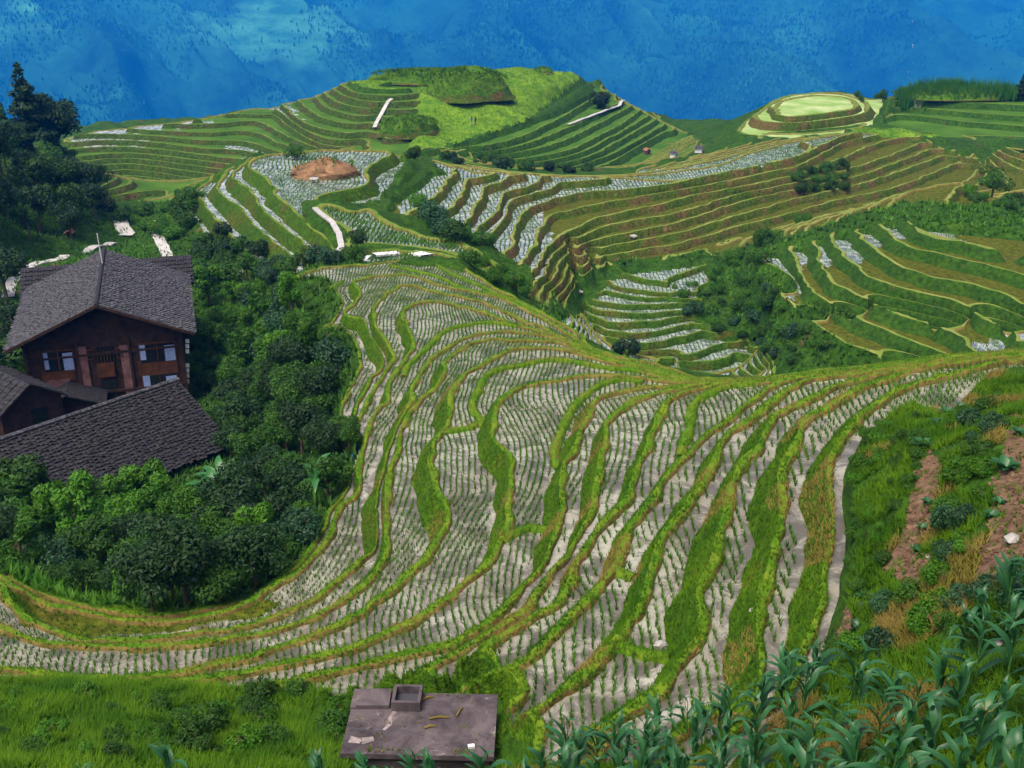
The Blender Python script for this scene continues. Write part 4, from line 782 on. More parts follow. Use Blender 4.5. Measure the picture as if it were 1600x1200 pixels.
for line in MTN[:2]:
    for x, y, r in line:
        a = math.atan2((x - 800) / FPX, CP); r2 = r if r < 400 else r * KM; ms.append((r2 * math.sin(a), r2 * math.cos(a), -170 if r < 400 else -960, 2.0))
ms2 = []
for (p, q) in zip(ms[:-1], ms[1:]):
    if abs(p[2] - q[2]) < 1:
        for t in np.linspace(0, 1, 30): ms2.append(tuple(np.array(p) * (1 - t) + np.array(q) * t))
for line in MTN[2:]:
    P = [PR(x, y, r * KM) for x, y, r in line]; ms2 += [(p[0], p[1], p[2], 1.0) for p in densify(P, 0.006)]
MDA, MDL = 0.0028, 0.0048
ma, ml, MB_ = solve(MDA, MDL, -0.64, 0.64, 305.0, 6000.0, np.array(ms2))
MR = np.exp(ml)[:, None] * np.ones(len(ma))[None]; MX = MR * np.sin(ma)[None]; MY = MR * np.cos(ma)[None]
cr1 = MX * 0.80 + MY * 0.60; al1 = -MX * 0.60 + MY * 0.80
rid = 1 - np.abs(fbm(cr1 / 520.0, al1 / 2100.0, 1.0, 2, 71, 0.4)) * 1.5; rid2 = 1 - np.abs(fbm(cr1 / 170.0, al1 / 520.0, 1.0, 3, 73, 0.5)) * 1.3
MBZ = blur(MB_, 3) + ((rid - 0.5) * 210 + (rid2 - 0.5) * 60) * np.clip((MR - 2000) / 1400, 0, 1) * np.clip((5600 - MR) / 900, 0.15, 1) + fbm(MX, MY, 150.0, 4, 75) * 9.0 * np.clip((MR - 600) / 1500, 0, 1)
def crest(line, h, w):
    global MBZ
    pts = []
    for x, y, r in line: p = PR(x, y, r * KM); pts.append(p[:2])
    D = np.full(MX.shape, 1e9)
    for p, q in zip(pts[:-1], pts[1:]):
        e = q - p; t = np.clip(((MX - p[0]) * e[0] + (MY - p[1]) * e[1]) / (e @ e), 0, 1); D = np.minimum(D, np.hypot(MX - p[0] - t * e[0], MY - p[1] - t * e[1]))
    MBZ = MBZ + h * np.clip(1 - D / w, 0, 1) ** 1.2
crest([(1050,60,1040),(1100,42,1030),(1150,36,1010),(1200,64,970),(1250,116,930),(1290,156,900),(1330,195,880)], 130, 330); crest([(1190,-10,1170),(1280,22,1110),(1335,58,1070),(1390,105,1030),(1430,150,1000)], 130, 330)
crest([(860,5,1150),(800,70,1060),(750,130,970)], 90, 300); crest([(600,10,1140),(540,80,1040),(480,150,950)], 80, 300); crest([(300,10,1080),(230,80,980),(180,150,900)], 60, 280); crest([(1450,90,1230),(1520,85,1240),(1600,110,1190)], 90, 300); crest([(1010,0,1160),(960,60,1060),(930,120,980)], 80, 260)
MBZ = np.minimum(MBZ, -8.0)
nA = len(ma); i0 = (np.arange(len(ml) - 1)[:, None] * nA + np.arange(nA - 1)[None]).ravel()
MF = np.concatenate([np.stack([i0, i0 + nA, i0 + 1], 1), np.stack([i0 + 1, i0 + nA, i0 + nA + 1], 1)]); MV = np.stack([MX.ravel(), MY.ravel(), MBZ.ravel()], 1)
m, nt, b = nmat('mountain', 0.95, 0.05); tc = N(nt, 'ShaderNodeTexCoord').outputs['Object']
n1, c1 = noise_ramp(nt, [(0.36, (0.006, 0.030, 0.022)), (0.64, (0.022, 0.125, 0.06))], 0.0028, 10.0, 0.66, tc)
n2, c2 = noise_ramp(nt, [(0.66, (0, 0, 0)), (0.69, (1, 1, 1))], 0.0015, 4.0, 0.5, tc)
mpn = N(nt, 'ShaderNodeMapping'); mpn.inputs['Scale'].default_value = (1, 1, 5); nt.links.new(tc, mpn.inputs['Vector'])
n4, c4 = noise_ramp(nt, [(0.40, (0.03, 0.17, 0.08)), (0.62, (0.09, 0.36, 0.16))], 0.006, 6.0, 0.6, mpn.outputs['Vector'])
n3, c3 = noise_ramp(nt, [(0.50, (0, 0, 0)), (0.58, (1, 1, 1))], 0.0013, 3.0, 0.5, tc)
fieldc = c4.outputs['Color']
sx = N(nt, 'ShaderNodeSeparateXYZ'); nt.links.new(tc, sx.inputs['Vector']); fm = N(nt, 'ShaderNodeMapRange'); fm.inputs['From Min'].default_value = 200; fm.inputs['From Max'].default_value = -1100; fm.inputs['To Min'].default_value = 0.12; fm.inputs['To Max'].default_value = 0.85; nt.links.new(sx.outputs['X'], fm.inputs['Value'])
fx_ = N(nt, 'ShaderNodeMath', operation='MULTIPLY'); nt.links.new(c3.outputs['Color'], fx_.inputs[0]); nt.links.new(fm.outputs['Result'], fx_.inputs[1])
col = mix(nt, c2.outputs['Color'], mix(nt, fx_.outputs['Value'], c1.outputs['Color'], fieldc), (0.20, 0.13, 0.12)); nt.links.new(col, b.inputs['Base Color']); bump(nt, b, n1.outputs['Fac'], 1.0, 45.0)
tag(obj('mountain', mesh_np('mountain', MV, MF, MAT['mountain'])), kind='structure')
def track(line, w):
    P = []
    line = [tuple(q) for q in smooth_poly(line)]
    for x, y in line:
        d = ray(x, y); h = math.hypot(d[0], d[1]); rr = np.linspace(2300, 5900, 900); Q = d[None] * (rr / h)[:, None]
        j = np.clip((np.arctan2(Q[:, 0], Q[:, 1]) - ma[0]) / MDA, 0, len(ma) - 1).astype(int); i = np.clip((np.log(rr) - ml[0]) / MDL, 0, len(ml) - 1).astype(int); b_ = np.where(Q[:, 2] < MBZ[i, j])[0]
        if len(b_): P.append(Q[b_[0]] + np.array([0, 0, 6.0]))
    m = MB()
    for p, q in zip(P[:-1], P[1:]): m.add([p + [-w, 0, 0], p + [w, 0, 0], q + [w, 0, 4], q + [-w, 0, 4]], [(0, 1, 2, 3)])
    if len(P) > 1: tag(m.build('mountain_track', MAT['track_earth']), kind='structure')
simple('track_earth', (0.5, 0.42, 0.36), (0.62, 0.55, 0.48), 0.01)
track([(1424, 34), (1428, 45), (1427, 55), (1421, 62), (1426, 72), (1424, 88), (1420, 100), (1419, 118)], 2.5); track([(1562, 0), (1564, 5), (1566, 10), (1568, 16)], 2.5)
def ico(seed):
    r = np.random.default_rng(seed); t = (1 + 5 ** .5) / 2
    v = np.array([(-1, t, 0), (1, t, 0), (-1, -t, 0), (1, -t, 0), (0, -1, t), (0, 1, t), (0, -1, -t), (0, 1, -t), (t, 0, -1), (t, 0, 1), (-t, 0, -1), (-t, 0, 1)], float) / math.hypot(1, t)
    f = np.array([(0, 11, 5), (0, 5, 1), (0, 1, 7), (0, 7, 10), (0, 10, 11), (1, 5, 9), (5, 11, 4), (11, 10, 2), (10, 7, 6), (7, 1, 8), (3, 9, 4), (3, 4, 2), (3, 2, 6), (3, 6, 8), (3, 8, 9), (4, 9, 5), (2, 4, 11), (6, 2, 10), (8, 6, 7), (9, 8, 1)])
    return v * (0.75 + 0.5 * r.random((12, 1))), f
# woods on the mountains: tens of thousands of treetops that read as one mass
mpx, mpy = project(MV); vis = (MR.ravel() > 2500) & (MR.ravel() < 5900) & (mpy > -40) & (mpy < 290) & (mpx > -120) & (mpx < 1720); sel = np.where(vis)[0]
dens = np.clip(fbm(MX.ravel()[sel], MY.ravel()[sel], 420.0, 3, 81) * 2.4 + 0.6, 0.02, 1.0) * np.where(mpx[sel] > 480, 1.0, 0.5); pick = RNG.choice(sel, 42000, True, dens / dens.sum())
Pm = MV[pick] + np.stack([RNG.normal(0, 9, 42000), RNG.normal(0, 9, 42000), np.full(42000, -1.5)], 1); Vt, Ft = tufts(Pm, 3, 6.0, 15.0, 3.2, 3.0)
simple('forest_far', (0.014, 0.075, 0.042), (0.05, 0.23, 0.11), 0.003, 0.9, 0.05)
FV = Vt; tag(obj('forest', mesh_np('forest', Vt, Ft, MAT['forest_far'], None, False)), 'hazy woods covering the blue mountains across the valley', 'forest', kind='stuff')
# the air: one closed box of thin blue haze
hz = MB(); ztop = max(6.0, float(MBZ.max()) + 14.0, float(FV[..., 2].max()) + 4.0); print('HAZE TOP', ztop); zlo = min(float(MBZ.min()), float(NATZ.min())) - 2.0
ztop = max(ztop, 14.0); hz.box((0, 2840, (ztop + zlo) / 2), (7800, 6480, ztop - zlo)); ho = hz.build('haze', []); tag(ho, 'blue haze filling the valley', 'haze', kind='stuff')
hm = bpy.data.materials.new('haze'); hm.use_nodes = True; hm.node_tree.nodes.remove(hm.node_tree.nodes['Principled BSDF'])
pv = hm.node_tree.nodes.new('ShaderNodeVolumePrincipled'); pv.inputs['Color'].default_value = (0.0, 0.27, 1.0, 1); pv.inputs['Density'].default_value = 0.00018; pv.inputs['Anisotropy'].default_value = 0.0
hm.node_tree.links.new(pv.outputs['Volume'], hm.node_tree.nodes['Material Output'].inputs['Volume']); ho.data.materials.append(hm)
# ------------------------------------------------------------------ trees, shrubs, maize: one of each kind is built, then copied part by part
def place(parts, name, loc, s, rz, label, cat, group=None, tilt=(0, 0)):
    e = empty(name, loc); e.rotation_euler = (tilt[0], tilt[1], rz); e.scale = s if isinstance(s, tuple) else (s, s, s)
    tag(e, label, cat, group)
    for nm, me in parts: obj(nm, me, e)
    return e
def leaf_cloud(rg, lobes, n, size, mat, name, up=0.35, shape=1.9, thin=0.75):
    """leaf-sized faces spread through the lobes (centre, radii), denser towards their skins, with gaps between clumps"""
    L = np.array([l[0] for l in lobes], float); R = np.array([l[1] for l in lobes], float); vol = (R[:, 0] * R[:, 1] * R[:, 2]) ** 0.75; li = rg.choice(len(L), n * 2, True, vol / vol.sum())
    d = rg.normal(size=(n * 2, 3)); d /= np.linalg.norm(d, axis=1)[:, None]; rad = rg.random(n * 2) ** 0.33 * 0.55 + 0.45 + rg.normal(0, 0.06, n * 2); P = L[li] + d * R[li] * rad[:, None]
    cl = vnoise(P[:, 0] * 2.1 / thin + P[:, 2], P[:, 1] * 2.1 / thin - P[:, 2] * 1.7, 91) ; keep = np.where((cl > -0.25) | (rg.random(n * 2) < 0.25))[0][:n]; P = P[keep]; d = d[keep]; m = len(P)
    nrm = d + np.array([0, 0, up]) + rg.normal(0, 0.55, (m, 3)); nrm /= np.linalg.norm(nrm, axis=1)[:, None]
    a = np.cross(nrm, rg.normal(size=(m, 3))); a /= np.linalg.norm(a, axis=1)[:, None]; b = np.cross(nrm, a); s = size * (0.6 + 0.8 * rg.random((m, 1)))
    V = np.stack([P - a * s * shape * 0.5, P + b * s * 0.42 - nrm * s * 0.10, P + a * s * shape * 0.5 - nrm * s * 0.25, P - b * s * 0.42 - nrm * s * 0.10], 1).reshape(-1, 3)
    return mesh_np(name, V, np.arange(len(V)).reshape(-1, 4), mat, None, False)
def branchy(rg, h, r, lobes, name='trunk'):
    m = MB(); top = Vector((rg.normal(0, .1), rg.normal(0, .1), h * 0.62)); m.tube([(0, 0, -0.4), (rg.normal(0, .05), rg.normal(0, .05), h * 0.3), top], [r, r * 0.75, r * 0.45], 6)
    for c, rad in lobes[:7]:
        c = Vector(c); s = Vector((0, 0, h * (0.25 + 0.3 * rg.random()))); m.tube([s, (s + c) / 2 + Vector((0, 0, 0.05 * h)), c], [r * 0.4, r * 0.25, r * 0.08], 5)
    me = bpy.data.meshes.new(name); me.from_pydata(m.v, [], m.f); me.materials.append(MAT['bark']); return me
def tree_parts(seed, h, w, nl, leaf, mat, kind='round'):
    rg = np.random.default_rng(seed); lobes = []
    if kind == 'round':
        for k in range(9):
            a = rg.random() * 6.28; q = 0.62 * w * rg.random() ** .5; lobes.append(((q * math.cos(a), q * math.sin(a), h * (0.45 + 0.4 * rg.random())), (w * .45 * (0.7 + .5 * rg.random()), w * .45 * (0.7 + .5 * rg.random()), h * .2 * (0.7 + .5 * rg.random()))))
    elif kind == 'shrub':
        for k in range(8):
            a = rg.random() * 6.28; q = 0.7 * w * rg.random() ** .5; lobes.append(((q * math.cos(a), q * math.sin(a), h * (0.25 + 0.45 * rg.random() * (1 - q / w))), (w * .42, w * .42, h * .33)))
    elif kind == 'spire':
        for k in range(14):
            t = k / 13; a = k * 2.4; q = w * 0.42 * (1 - t) * rg.random() ** .5 * 1.2; lobes.append(((q * math.cos(a), q * math.sin(a), h * (0.12 + 0.84 * t)), (w * (.62 * (1 - t) + .10), w * (.62 * (1 - t) + .10), h * 0.055)))
    elif kind == 'feather':
        for k in range(10):
            a = rg.random() * 6.28; q = 0.45 * w * rg.random() ** .5; lobes.append(((q * math.cos(a), q * math.sin(a), h * (0.3 + 0.62 * rg.random() ** 1.2)), (w * .3, w * .3, h * .16)))
    return [('trunk', branchy(rg, h, 0.03 * h + .03, lobes)), ('crown', leaf_cloud(rg, lobes, nl, leaf, MAT[mat], 'crown', thin=0.5 + 0.1 * h))]
KIND = {'dark_tree': [tree_parts(s, 5.2, 2.6, 3200, 0.17, 'leaf_dark') for s in (1, 2, 3)], 'mid_tree': [tree_parts(s, 4.4, 2.2, 3000, 0.15, 'leaf_mid') for s in (4, 5, 6)],
        'bright_tree': [tree_parts(s, 3.6, 1.9, 2600, 0.14, 'leaf_bright', 'feather') for s in (7, 8, 9)], 'blue_shrub': [tree_parts(s, 2.4, 1.6, 2200, 0.13, 'leaf_blue', 'shrub') for s in (10, 11)],
        'mid_shrub': [tree_parts(s, 2.0, 1.5, 2000, 0.12, 'leaf_mid', 'shrub') for s in (12, 13)], 'bright_shrub': [tree_parts(s, 1.7, 1.4, 1900, 0.11, 'leaf_bright', 'shrub') for s in (14, 15)], 'conifer': [tree_parts(s, 8.0, 2.6, 4500, 0.22, 'leaf_dark', 'spire') for s in (16,)], 'dark_shrub': [tree_parts(s, 2.2, 1.6, 2000, 0.14, 'leaf_dark', 'shrub') for s in (17, 18)]}
NICE = {'dark_tree': ('broadleaf_tree', 'dark broadleaf tree', 'tree'), 'mid_tree': ('broadleaf_tree', 'mid green broadleaf tree', 'tree'), 'bright_tree': ('feathery_tree', 'light green feathery tree', 'tree'), 'blue_shrub': ('shrub', 'blue-green shrub', 'shrub'),
        'mid_shrub': ('shrub', 'mid green shrub', 'shrub'), 'bright_shrub': ('shrub', 'bright leafy shrub', 'shrub'), 'conifer': ('conifer_tree', 'tall dark conifer', 'tree'), 'dark_shrub': ('shrub', 'dark rounded shrub', 'shrub')}
prng = random.Random(21); COUNT = {}
ORD = 'first second third fourth fifth sixth seventh eighth ninth tenth eleventh twelfth thirteenth fourteenth fifteenth sixteenth seventeenth eighteenth nineteenth twentieth'.split() + ['%d%s' % (k, {1: 'st', 2: 'nd', 3: 'rd'}.get(k % 10, 'th')) for k in range(21, 99)]
PLANTS = []
def plant(kind, px, py, s, where, group, r1=300.0, r0=7.0):
    p = hit(px, py, r0, r1); PLANTS.append((kind, p, s, where, group, px, py))
def scatter(poly, n, kinds, smin, smax, where, group, sep, r0=7.0, r1=300.0):
    """plants spread over an outline in the photo, kept apart on the ground"""
    xs = [q[0] for q in poly]; ys = [q[1] for q in poly]; got = []; tries = 0
    while len(got) < n and tries < n * 60:
        tries += 1; x = prng.uniform(min(xs), max(xs)); y = prng.uniform(min(ys), max(ys))
        if not in_poly(np.array([x]), np.array([y]), poly)[0]: continue
        p = hit(x, y, r0, r1)
        if all((p - g).length > sep for g in got):
            got.append(p); PLANTS.append((prng.choice(kinds), p, prng.uniform(smin, smax), where, group, x, y))
G1 = 'thicket between the houses and the terraces'
scatter([(0,880),(60,905),(150,945),(250,962),(330,952),(420,915),(470,870),(505,800),(440,790),(340,850),(200,875),(0,850)], 60, ['mid_tree', 'dark_tree', 'blue_shrub', 'mid_shrub', 'bright_tree', 'mid_shrub'], 0.36, 0.68, 'in the thicket above the lowest bund', G1, 1.05)
scatter([(0,850),(200,875),(340,850),(330,805),(180,815),(60,815),(0,815)], 24, ['bright_tree', 'bright_tree', 'mid_tree'], 0.55, 0.9, 'in front of the long dark roof', G1, 1.2)
scatter([(345,700),(340,800),(440,795),(510,790),(545,760),(548,690),(525,655),(528,620),(470,590),(400,600),(350,640)], 64, ['mid_tree', 'bright_shrub', 'mid_shrub', 'blue_shrub', 'mid_tree', 'dark_tree'], 0.36, 0.66, 'between long roof and terraces', G1, 1.2)
scatter([(310,600),(345,650),(400,600),(470,590),(530,610),(548,580),(520,535),(440,480),(400,450),(330,470),(310,520)], 62, ['bright_shrub', 'mid_shrub', 'bright_shrub', 'blue_shrub', 'bright_shrub', 'bright_tree'], 0.5, 0.95, 'on the slope by the brown house', 'shrubs on the slope by the house', 1.5)
scatter([(400,440),(430,420),(560,403),(560,412),(470,420),(440,440),(450,470),(420,470)], 14, ['mid_shrub', 'blue_shrub', 'bright_shrub'], 0.55, 0.9, 'on the bank behind the spur nose', 'bank shrubs', 1.4)
scatter([(300,400),(360,360),(410,400),(390,440),(320,450)], 16, ['mid_shrub', 'dark_shrub', 'mid_shrub'], 0.7, 1.1, 'above the brown house roof', 'shrubs above the roof', 2.2)
G2 = 'dark wood on the left hill'
scatter([(-120,240),(20,235),(95,250),(125,270),(165,310),(175,345),(150,375),(60,385),(0,410),(-120,420)], 70, ['dark_tree', 'dark_tree', 'mid_tree', 'dark_shrub', 'mid_tree'], 0.7, 1.35, 'on the wooded hill behind the house', G2, 3.6)
scatter([(-150,450),(0,440),(35,470),(40,560),(0,620),(-150,640)], 16, ['dark_tree', 'dark_shrub', 'mid_tree'], 0.6, 1.0, 'left of the brown house', 'trees beside the house', 3.0)
scatter([(180,335),(250,335),(300,300),(310,330),(280,380),(250,380),(210,370)], 16, ['mid_shrub', 'bright_shrub', 'mid_shrub'], 0.8, 1.3, 'around the pond', 'shrubs by the pond', 3.0)
plant('conifer', 48, 232, 1.75, 'standing up against the blue mountain', G2); plant('dark_tree', 72, 236, 1.9, 'beside the tall conifer', G2); plant('conifer', 14, 232, 0.7, 'left of the tall one', G2); plant('dark_tree', 95, 250, 1.7, 'right of the tall conifer', G2)
G3 = 'scrub in the gully'
scatter([(1065,470),(1085,440),(1120,420),(1185,400),(1200,440),(1225,480),(1270,530),(1310,550),(1240,570),(1195,555),(1150,530),(1085,500)], 70, ['mid_shrub', 'bright_shrub', 'blue_shrub', 'bright_shrub', 'mid_shrub'], 0.4, 0.8, 'in the scrubby gully beside the bowl', G3, 1.9, 80, 125)
scatter([(1110,415),(1180,395),(1240,350),(1320,335),(1260,345),(1190,375)], 12, ['bright_shrub', 'mid_shrub'], 0.8, 1.2, 'along the green ridge above the gully', G3, 2.6, 80, 135)
scatter([(650,310),(665,335),(700,375),(740,385),(780,400),(760,380),(720,365),(690,350)], 14, ['blue_shrub', 'mid_shrub', 'bright_shrub'], 0.7, 1.1, 'in the hollow behind the rice strip', 'shrubs of the hollow', 2.0, 80, 125)
scatter([(730,405),(760,420),(800,445),(840,462),(830,470),(790,452),(740,425)], 12, ['bright_shrub', 'bright_shrub', 'mid_shrub'], 0.45, 0.8, 'on the bank beyond the spur', 'shrubs of the hollow', 1.5)
plant('dark_tree', 558, 398, 0.42, 'standing alone by the path behind the spur', 'lone bushes'); plant('dark_shrub', 977, 553, 0.9, 'on the crest of the near spur', 'lone bushes'); plant('dark_tree', 737, 104, 1.0, 'on the back ridge of the knoll', 'lone bushes', 300, 200)
plant('mid_tree', 770, 104, 1.1, 'at the end of the back ridge of the knoll', 'lone bushes', 300, 200); plant('dark_shrub', 935, 166, 1.9, 'at the bend of the knoll path', 'lone bushes', 300, 180); plant('mid_shrub', 460, 245, 0.9, 'left of the ochre mound', 'lone bushes', 300, 90)
scatter([(1330,152),(1350,148),(1380,150),(1385,158),(1340,160)], 7, ['mid_tree', 'mid_shrub', 'dark_shrub'], 0.5, 0.8, 'between round field and maize hill', 'trees by the round field', 3.0, 170)
plant('conifer', 1594, 152, 0.6, 'at the right end of the maize hill', 'trees by the round field', 300, 150)
scatter([(1240,285),(1270,265),(1320,262),(1335,290),(1300,305),(1250,305)], 16, ['mid_shrub', 'bright_shrub', 'mid_shrub'], 0.6, 1.0, 'on the middle of the long brown slope', 'shrubs of the long slope', 2.2, 100, 170)
scatter([(1510,275),(1560,268),(1640,275),(1640,330),(1560,325),(1520,315)], 22, ['mid_shrub', 'bright_shrub', 'mid_shrub', 'mid_tree'], 0.5, 0.85, 'in the clump above the curved spur', 'shrubs above the curved spur', 1.8, 80, 130)
scatter([(640,250),(700,248),(830,255),(930,268),(900,272),(760,262)], 14, ['mid_shrub', 'dark_shrub'], 0.6, 1.1, 'at the foot of the knoll', 'shrubs below the knoll', 3.0, 130, 240)
scatter([(430,1080),(540,1085),(545,1180),(300,1190),(330,1120)], 14, ['bright_shrub', 'mid_shrub'], 0.22, 0.38, 'low in the grass left of the tank', 'low weeds by the tank', 0.55)
scatter([(1290,1010),(1330,960),(1400,930),(1500,930),(1600,900),(1600,1000),(1400,1040),(1330,1060)], 14, ['bright_shrub', 'mid_shrub', 'blue_shrub'], 0.15, 0.28, 'low behind the corner maize', 'low weeds on the right slope', 0.5)
scatter([(1350,670),(1420,655),(1440,700),(1380,760),(1340,740)], 8, ['bright_shrub', 'mid_shrub'], 0.12, 0.25, 'on the bank above the top terrace', 'low weeds on the right slope', 0.6)
scatter([(1320,730),(1350,680),(1420,655),(1480,660),(1440,720),(1400,820),(1390,900),(1345,960),(1325,900),(1330,820)], 34, ['bright_shrub', 'mid_shrub', 'bright_shrub', 'mid_shrub', 'bright_shrub'], 0.09, 0.2, 'on the rough bank beside the top terrace', 'low weeds on the right slope', 0.45)
scatter([(1490,660),(1540,640),(1560,690),(1530,780),(1510,880),(1450,930),(1470,820)], 22, ['bright_shrub', 'mid_shrub', 'blue_shrub'], 0.12, 0.26, 'between the two garden plots', 'low weeds on the right slope', 0.4)
scatter([(0,1090),(250,1085),(330,1110),(250,1190),(0,1195)], 20, ['bright_shrub', 'mid_shrub'], 0.14, 0.26, 'low in the bottom left grass', 'low weeds by the tank', 0.6)
PLANTS.sort(key=lambda q: (q[3], q[0], q[5]))
for kind, p, s, where, group, px, py in PLANTS:
    nm, txt, cat = NICE[kind]; key = (txt, where); COUNT[key] = COUNT.get(key, 0) + 1
tot = dict(COUNT); COUNT = {}
for kind, p, s, where, group, px, py in PLANTS:
    nm, txt, cat = NICE[kind]; key = (txt, where); i = COUNT.get(key, 0); COUNT[key] = i + 1
    lab = f'{txt} {where}' if tot[key] == 1 else f'{txt} {where}, {ORD[i]} from the left'
    place(prng.choice(KIND[kind]), nm, p, (s * prng.uniform(.9, 1.1), s * prng.uniform(.9, 1.1), s * prng.uniform(.85, 1.15)), prng.uniform(0, 6.28), lab, cat, group)
# ---- maize
def blade_mesh(rg, L, w, rise, droop, mat, name='leaf', n=8):
    V = []; x = 0; z = 0; a = rise
    for i in range(n + 1):
        t = i / n; ww = w * (math.sin(math.pi * min(1, t * 0.93 + 0.07)) ** 0.7 if t < .97 else 0.02) * (1 - 0.25 * t); k = 0.02 * math.sin(t * 11 + rg.random() * .8)
        V += [(x, -ww + k, z + ww * 0.35), (x, k, z), (x, ww + k, z + ww * 0.35)]
        x += math.cos(a) * L / n; z += math.sin(a) * L / n; a -= droop / n * (0.4 + 1.2 * t)
    F = [(i * 3 + j, i * 3 + j + 1, i * 3 + j + 4, i * 3 + j + 3) for i in range(n) for j in (0, 1)]
    return mesh_np(name, np.array(V), np.array(F), MAT[mat])
corn_leaves = [blade_mesh(np.random.default_rng(s), 0.64 + 0.06 * (s % 4), 0.058 + 0.006 * (s % 3), 1.30 - 0.08 * (s % 3), 1.5 + 0.42 * (s % 4), 'corn_leaf') for s in range(8)]
cs = MB(); cs.tube([(0, 0, -0.1), (0.01, 0, 0.5), (0, 0.01, 1.05)], [0.022, 0.018, 0.010], 6); corn_stalk = cs.build(None, MAT['stalk'], smooth=True) if False else None
me = bpy.data.meshes.new('stalk'); me.from_pydata(cs.v, [], cs.f); me.materials.append(MAT['stalk']); corn_stalk = me
ct = MB()
for k in range(9):
    a = k * 0.7; ct.tube([(0, 0, 1.03), (0.03 * math.cos(a), 0.03 * math.sin(a), 1.18), (0.10 * math.cos(a), 0.10 * math.sin(a), 1.27 + 0.02 * (k % 3))], [0.006, 0.005, 0.003], 4)
me = bpy.data.meshes.new('tassel'); me.from_pydata(ct.v, [], ct.f); me.materials.append(MAT['tassel']); corn_tassel = me
cr_ = random.Random(5)
def maize(p, s, label, tassel):
    e = empty('maize_plant', p, cr_.uniform(0, 6.28)); e.scale = (s, s, s * cr_.uniform(.9, 1.1)); e.rotation_euler = (cr_.uniform(-.08, .08), cr_.uniform(-.08, .08), cr_.uniform(0, 6.28)); tag(e, label, 'maize plant', 'maize plants of the near plot')
    obj('stalk', corn_stalk, e); a = cr_.uniform(0, 6.28); n = cr_.randint(8, 10)
    for k in range(n):
        l = obj('leaf', corn_leaves[cr_.randrange(8)], e, (0, 0, 0.14 + 0.86 * k / n)); sc = (0.75 + 0.5 * math.sin(math.pi * (k + 1.5) / (n + 1))) ; l.scale = (sc, sc, sc); l.rotation_euler = (cr_.uniform(-.15, .15), cr_.uniform(-.25, .15) - (0.5 if k > n - 3 else 0), a + k * math.pi + cr_.uniform(-.45, .45))
    if tassel: obj('tassel', corn_tassel, e)
CORN = []
def corn_zone(poly, n, sep):
    xs = [q[0] for q in poly]; ys = [q[1] for q in poly]; t = 0; got = 0
    while got < n and t < n * 50:
        t += 1; x = cr_.uniform(min(xs), max(xs)); y = cr_.uniform(min(ys), max(ys))
        if not in_poly(np.array([x]), np.array([y]), poly)[0]: continue
        p = hit(x, y, 7, 40)
        if all((p - g[0]).length > sep for g in CORN): CORN.append((p, x, y)); got += 1
corn_zone([(880,1200),(960,1165),(1060,1140),(1180,1120),(1250,1080),(1300,1080),(1380,1090),(1480,1080),(1600,1040),(1700,1010),(1700,1290),(880,1290)], 86, 0.42)
corn_zone([(1480,990),(1560,960),(1680,930),(1690,1000),(1500,1040)], 8, 0.4)
corn_zone([(560,1235),(880,1215),(880,1300),(560,1300)], 12, 0.5); corn_zone([(40,1215),(540,1225),(540,1290),(40,1290)], 9, 0.6)
CORN.sort(key=lambda c: (round(c[2] / 45.0), c[1]))
rowi = {}
for p, x, y in CORN:
    r = int(round(y / 45.0)); rowi.setdefault(r, []).append((p, x, y))
for ri, r in enumerate(sorted(rowi)):
    for ci, (p, x, y) in enumerate(rowi[r]):
        dry = cr_.random() < 0.14
        where = 'beside the tank' if 540 < x < 880 else ('in the grass at the bottom' if x <= 540 else 'in the corner plot')
        maize(p, cr_.uniform(0.52, 0.84), f'blue-green maize plant {where}, {ORD[ri]} row, {ORD[ci]} from left', dry)
# ---- broad-leaved plants
ban_leaf = [blade_mesh(np.random.default_rng(40 + s), 1.9 + 0.2 * s, 0.27, 1.2 - 0.2 * s, 1.5 + 0.3 * s, 'banana_leaf') for s in range(3)]
def banana(px, py, s, n, label, r1=90):
    p = hit(px, py, 7, r1); e = empty('banana_plant', p); e.scale = (s, s, s); tag(e, label, 'banana plant', 'banana plants by the long roof')
    st = MB(); st.tube([(0, 0, -0.3), (0, 0, 1.1), (0.05, 0, 2.1)], [0.14, 0.11, 0.06], 7); st.build('stem', MAT['stalk'], e, True)
    for k in range(n):
        l = obj('leaf', ban_leaf[k % 3], e, (0, 0, 1.5 + 0.6 * k / n)); l.rotation_euler = (prng.uniform(-.2, .2), prng.uniform(-.1, .3), k * 2.4 + prng.uniform(-.3, .3))
banana(352, 795, .85, 9, 'pale banana plant with long drooping leaves at the end of the long roof'); banana(338, 815, .8, 8, 'second banana plant just below the pale one'); banana(495, 800, 0.75, 4, 'small banana plant among shrubs by the lowest bund')
veg_leaf = blade_mesh(np.random.default_rng(60), 0.3, 0.085, 0.7, 1.3, 'corn_leaf', 'leaf', 4)
for i, (px, py, s) in enumerate([(1568,738,1.2),(1440,702,1.0),(1560,790,0.6),(1548,812,0.7),(1448,790,0.6),(1440,830,0.6),(1432,865,0.6),(1500,640,0.8),(1478,650,0.9),(1465,668,0.9),(1590,680,0.7),(1340,960,0.9),(1352,940,0.8),(1335,985,0.8),(1580,905,0.8)]):
    p = hit(px, py, 7, 40); e = empty('vegetable_plant', p, i * 1.1); e.scale = (s, s, s); tag(e, f'dark leafy vegetable plant on the right slope, {ORD[i]} of the garden plants', 'vegetable', 'garden vegetables')
    for k in range(9):
        l = obj('leaf', veg_leaf, e, (0, 0, 0.03)); l.rotation_euler = (0, -0.15 * (k % 3), k * 0.71)
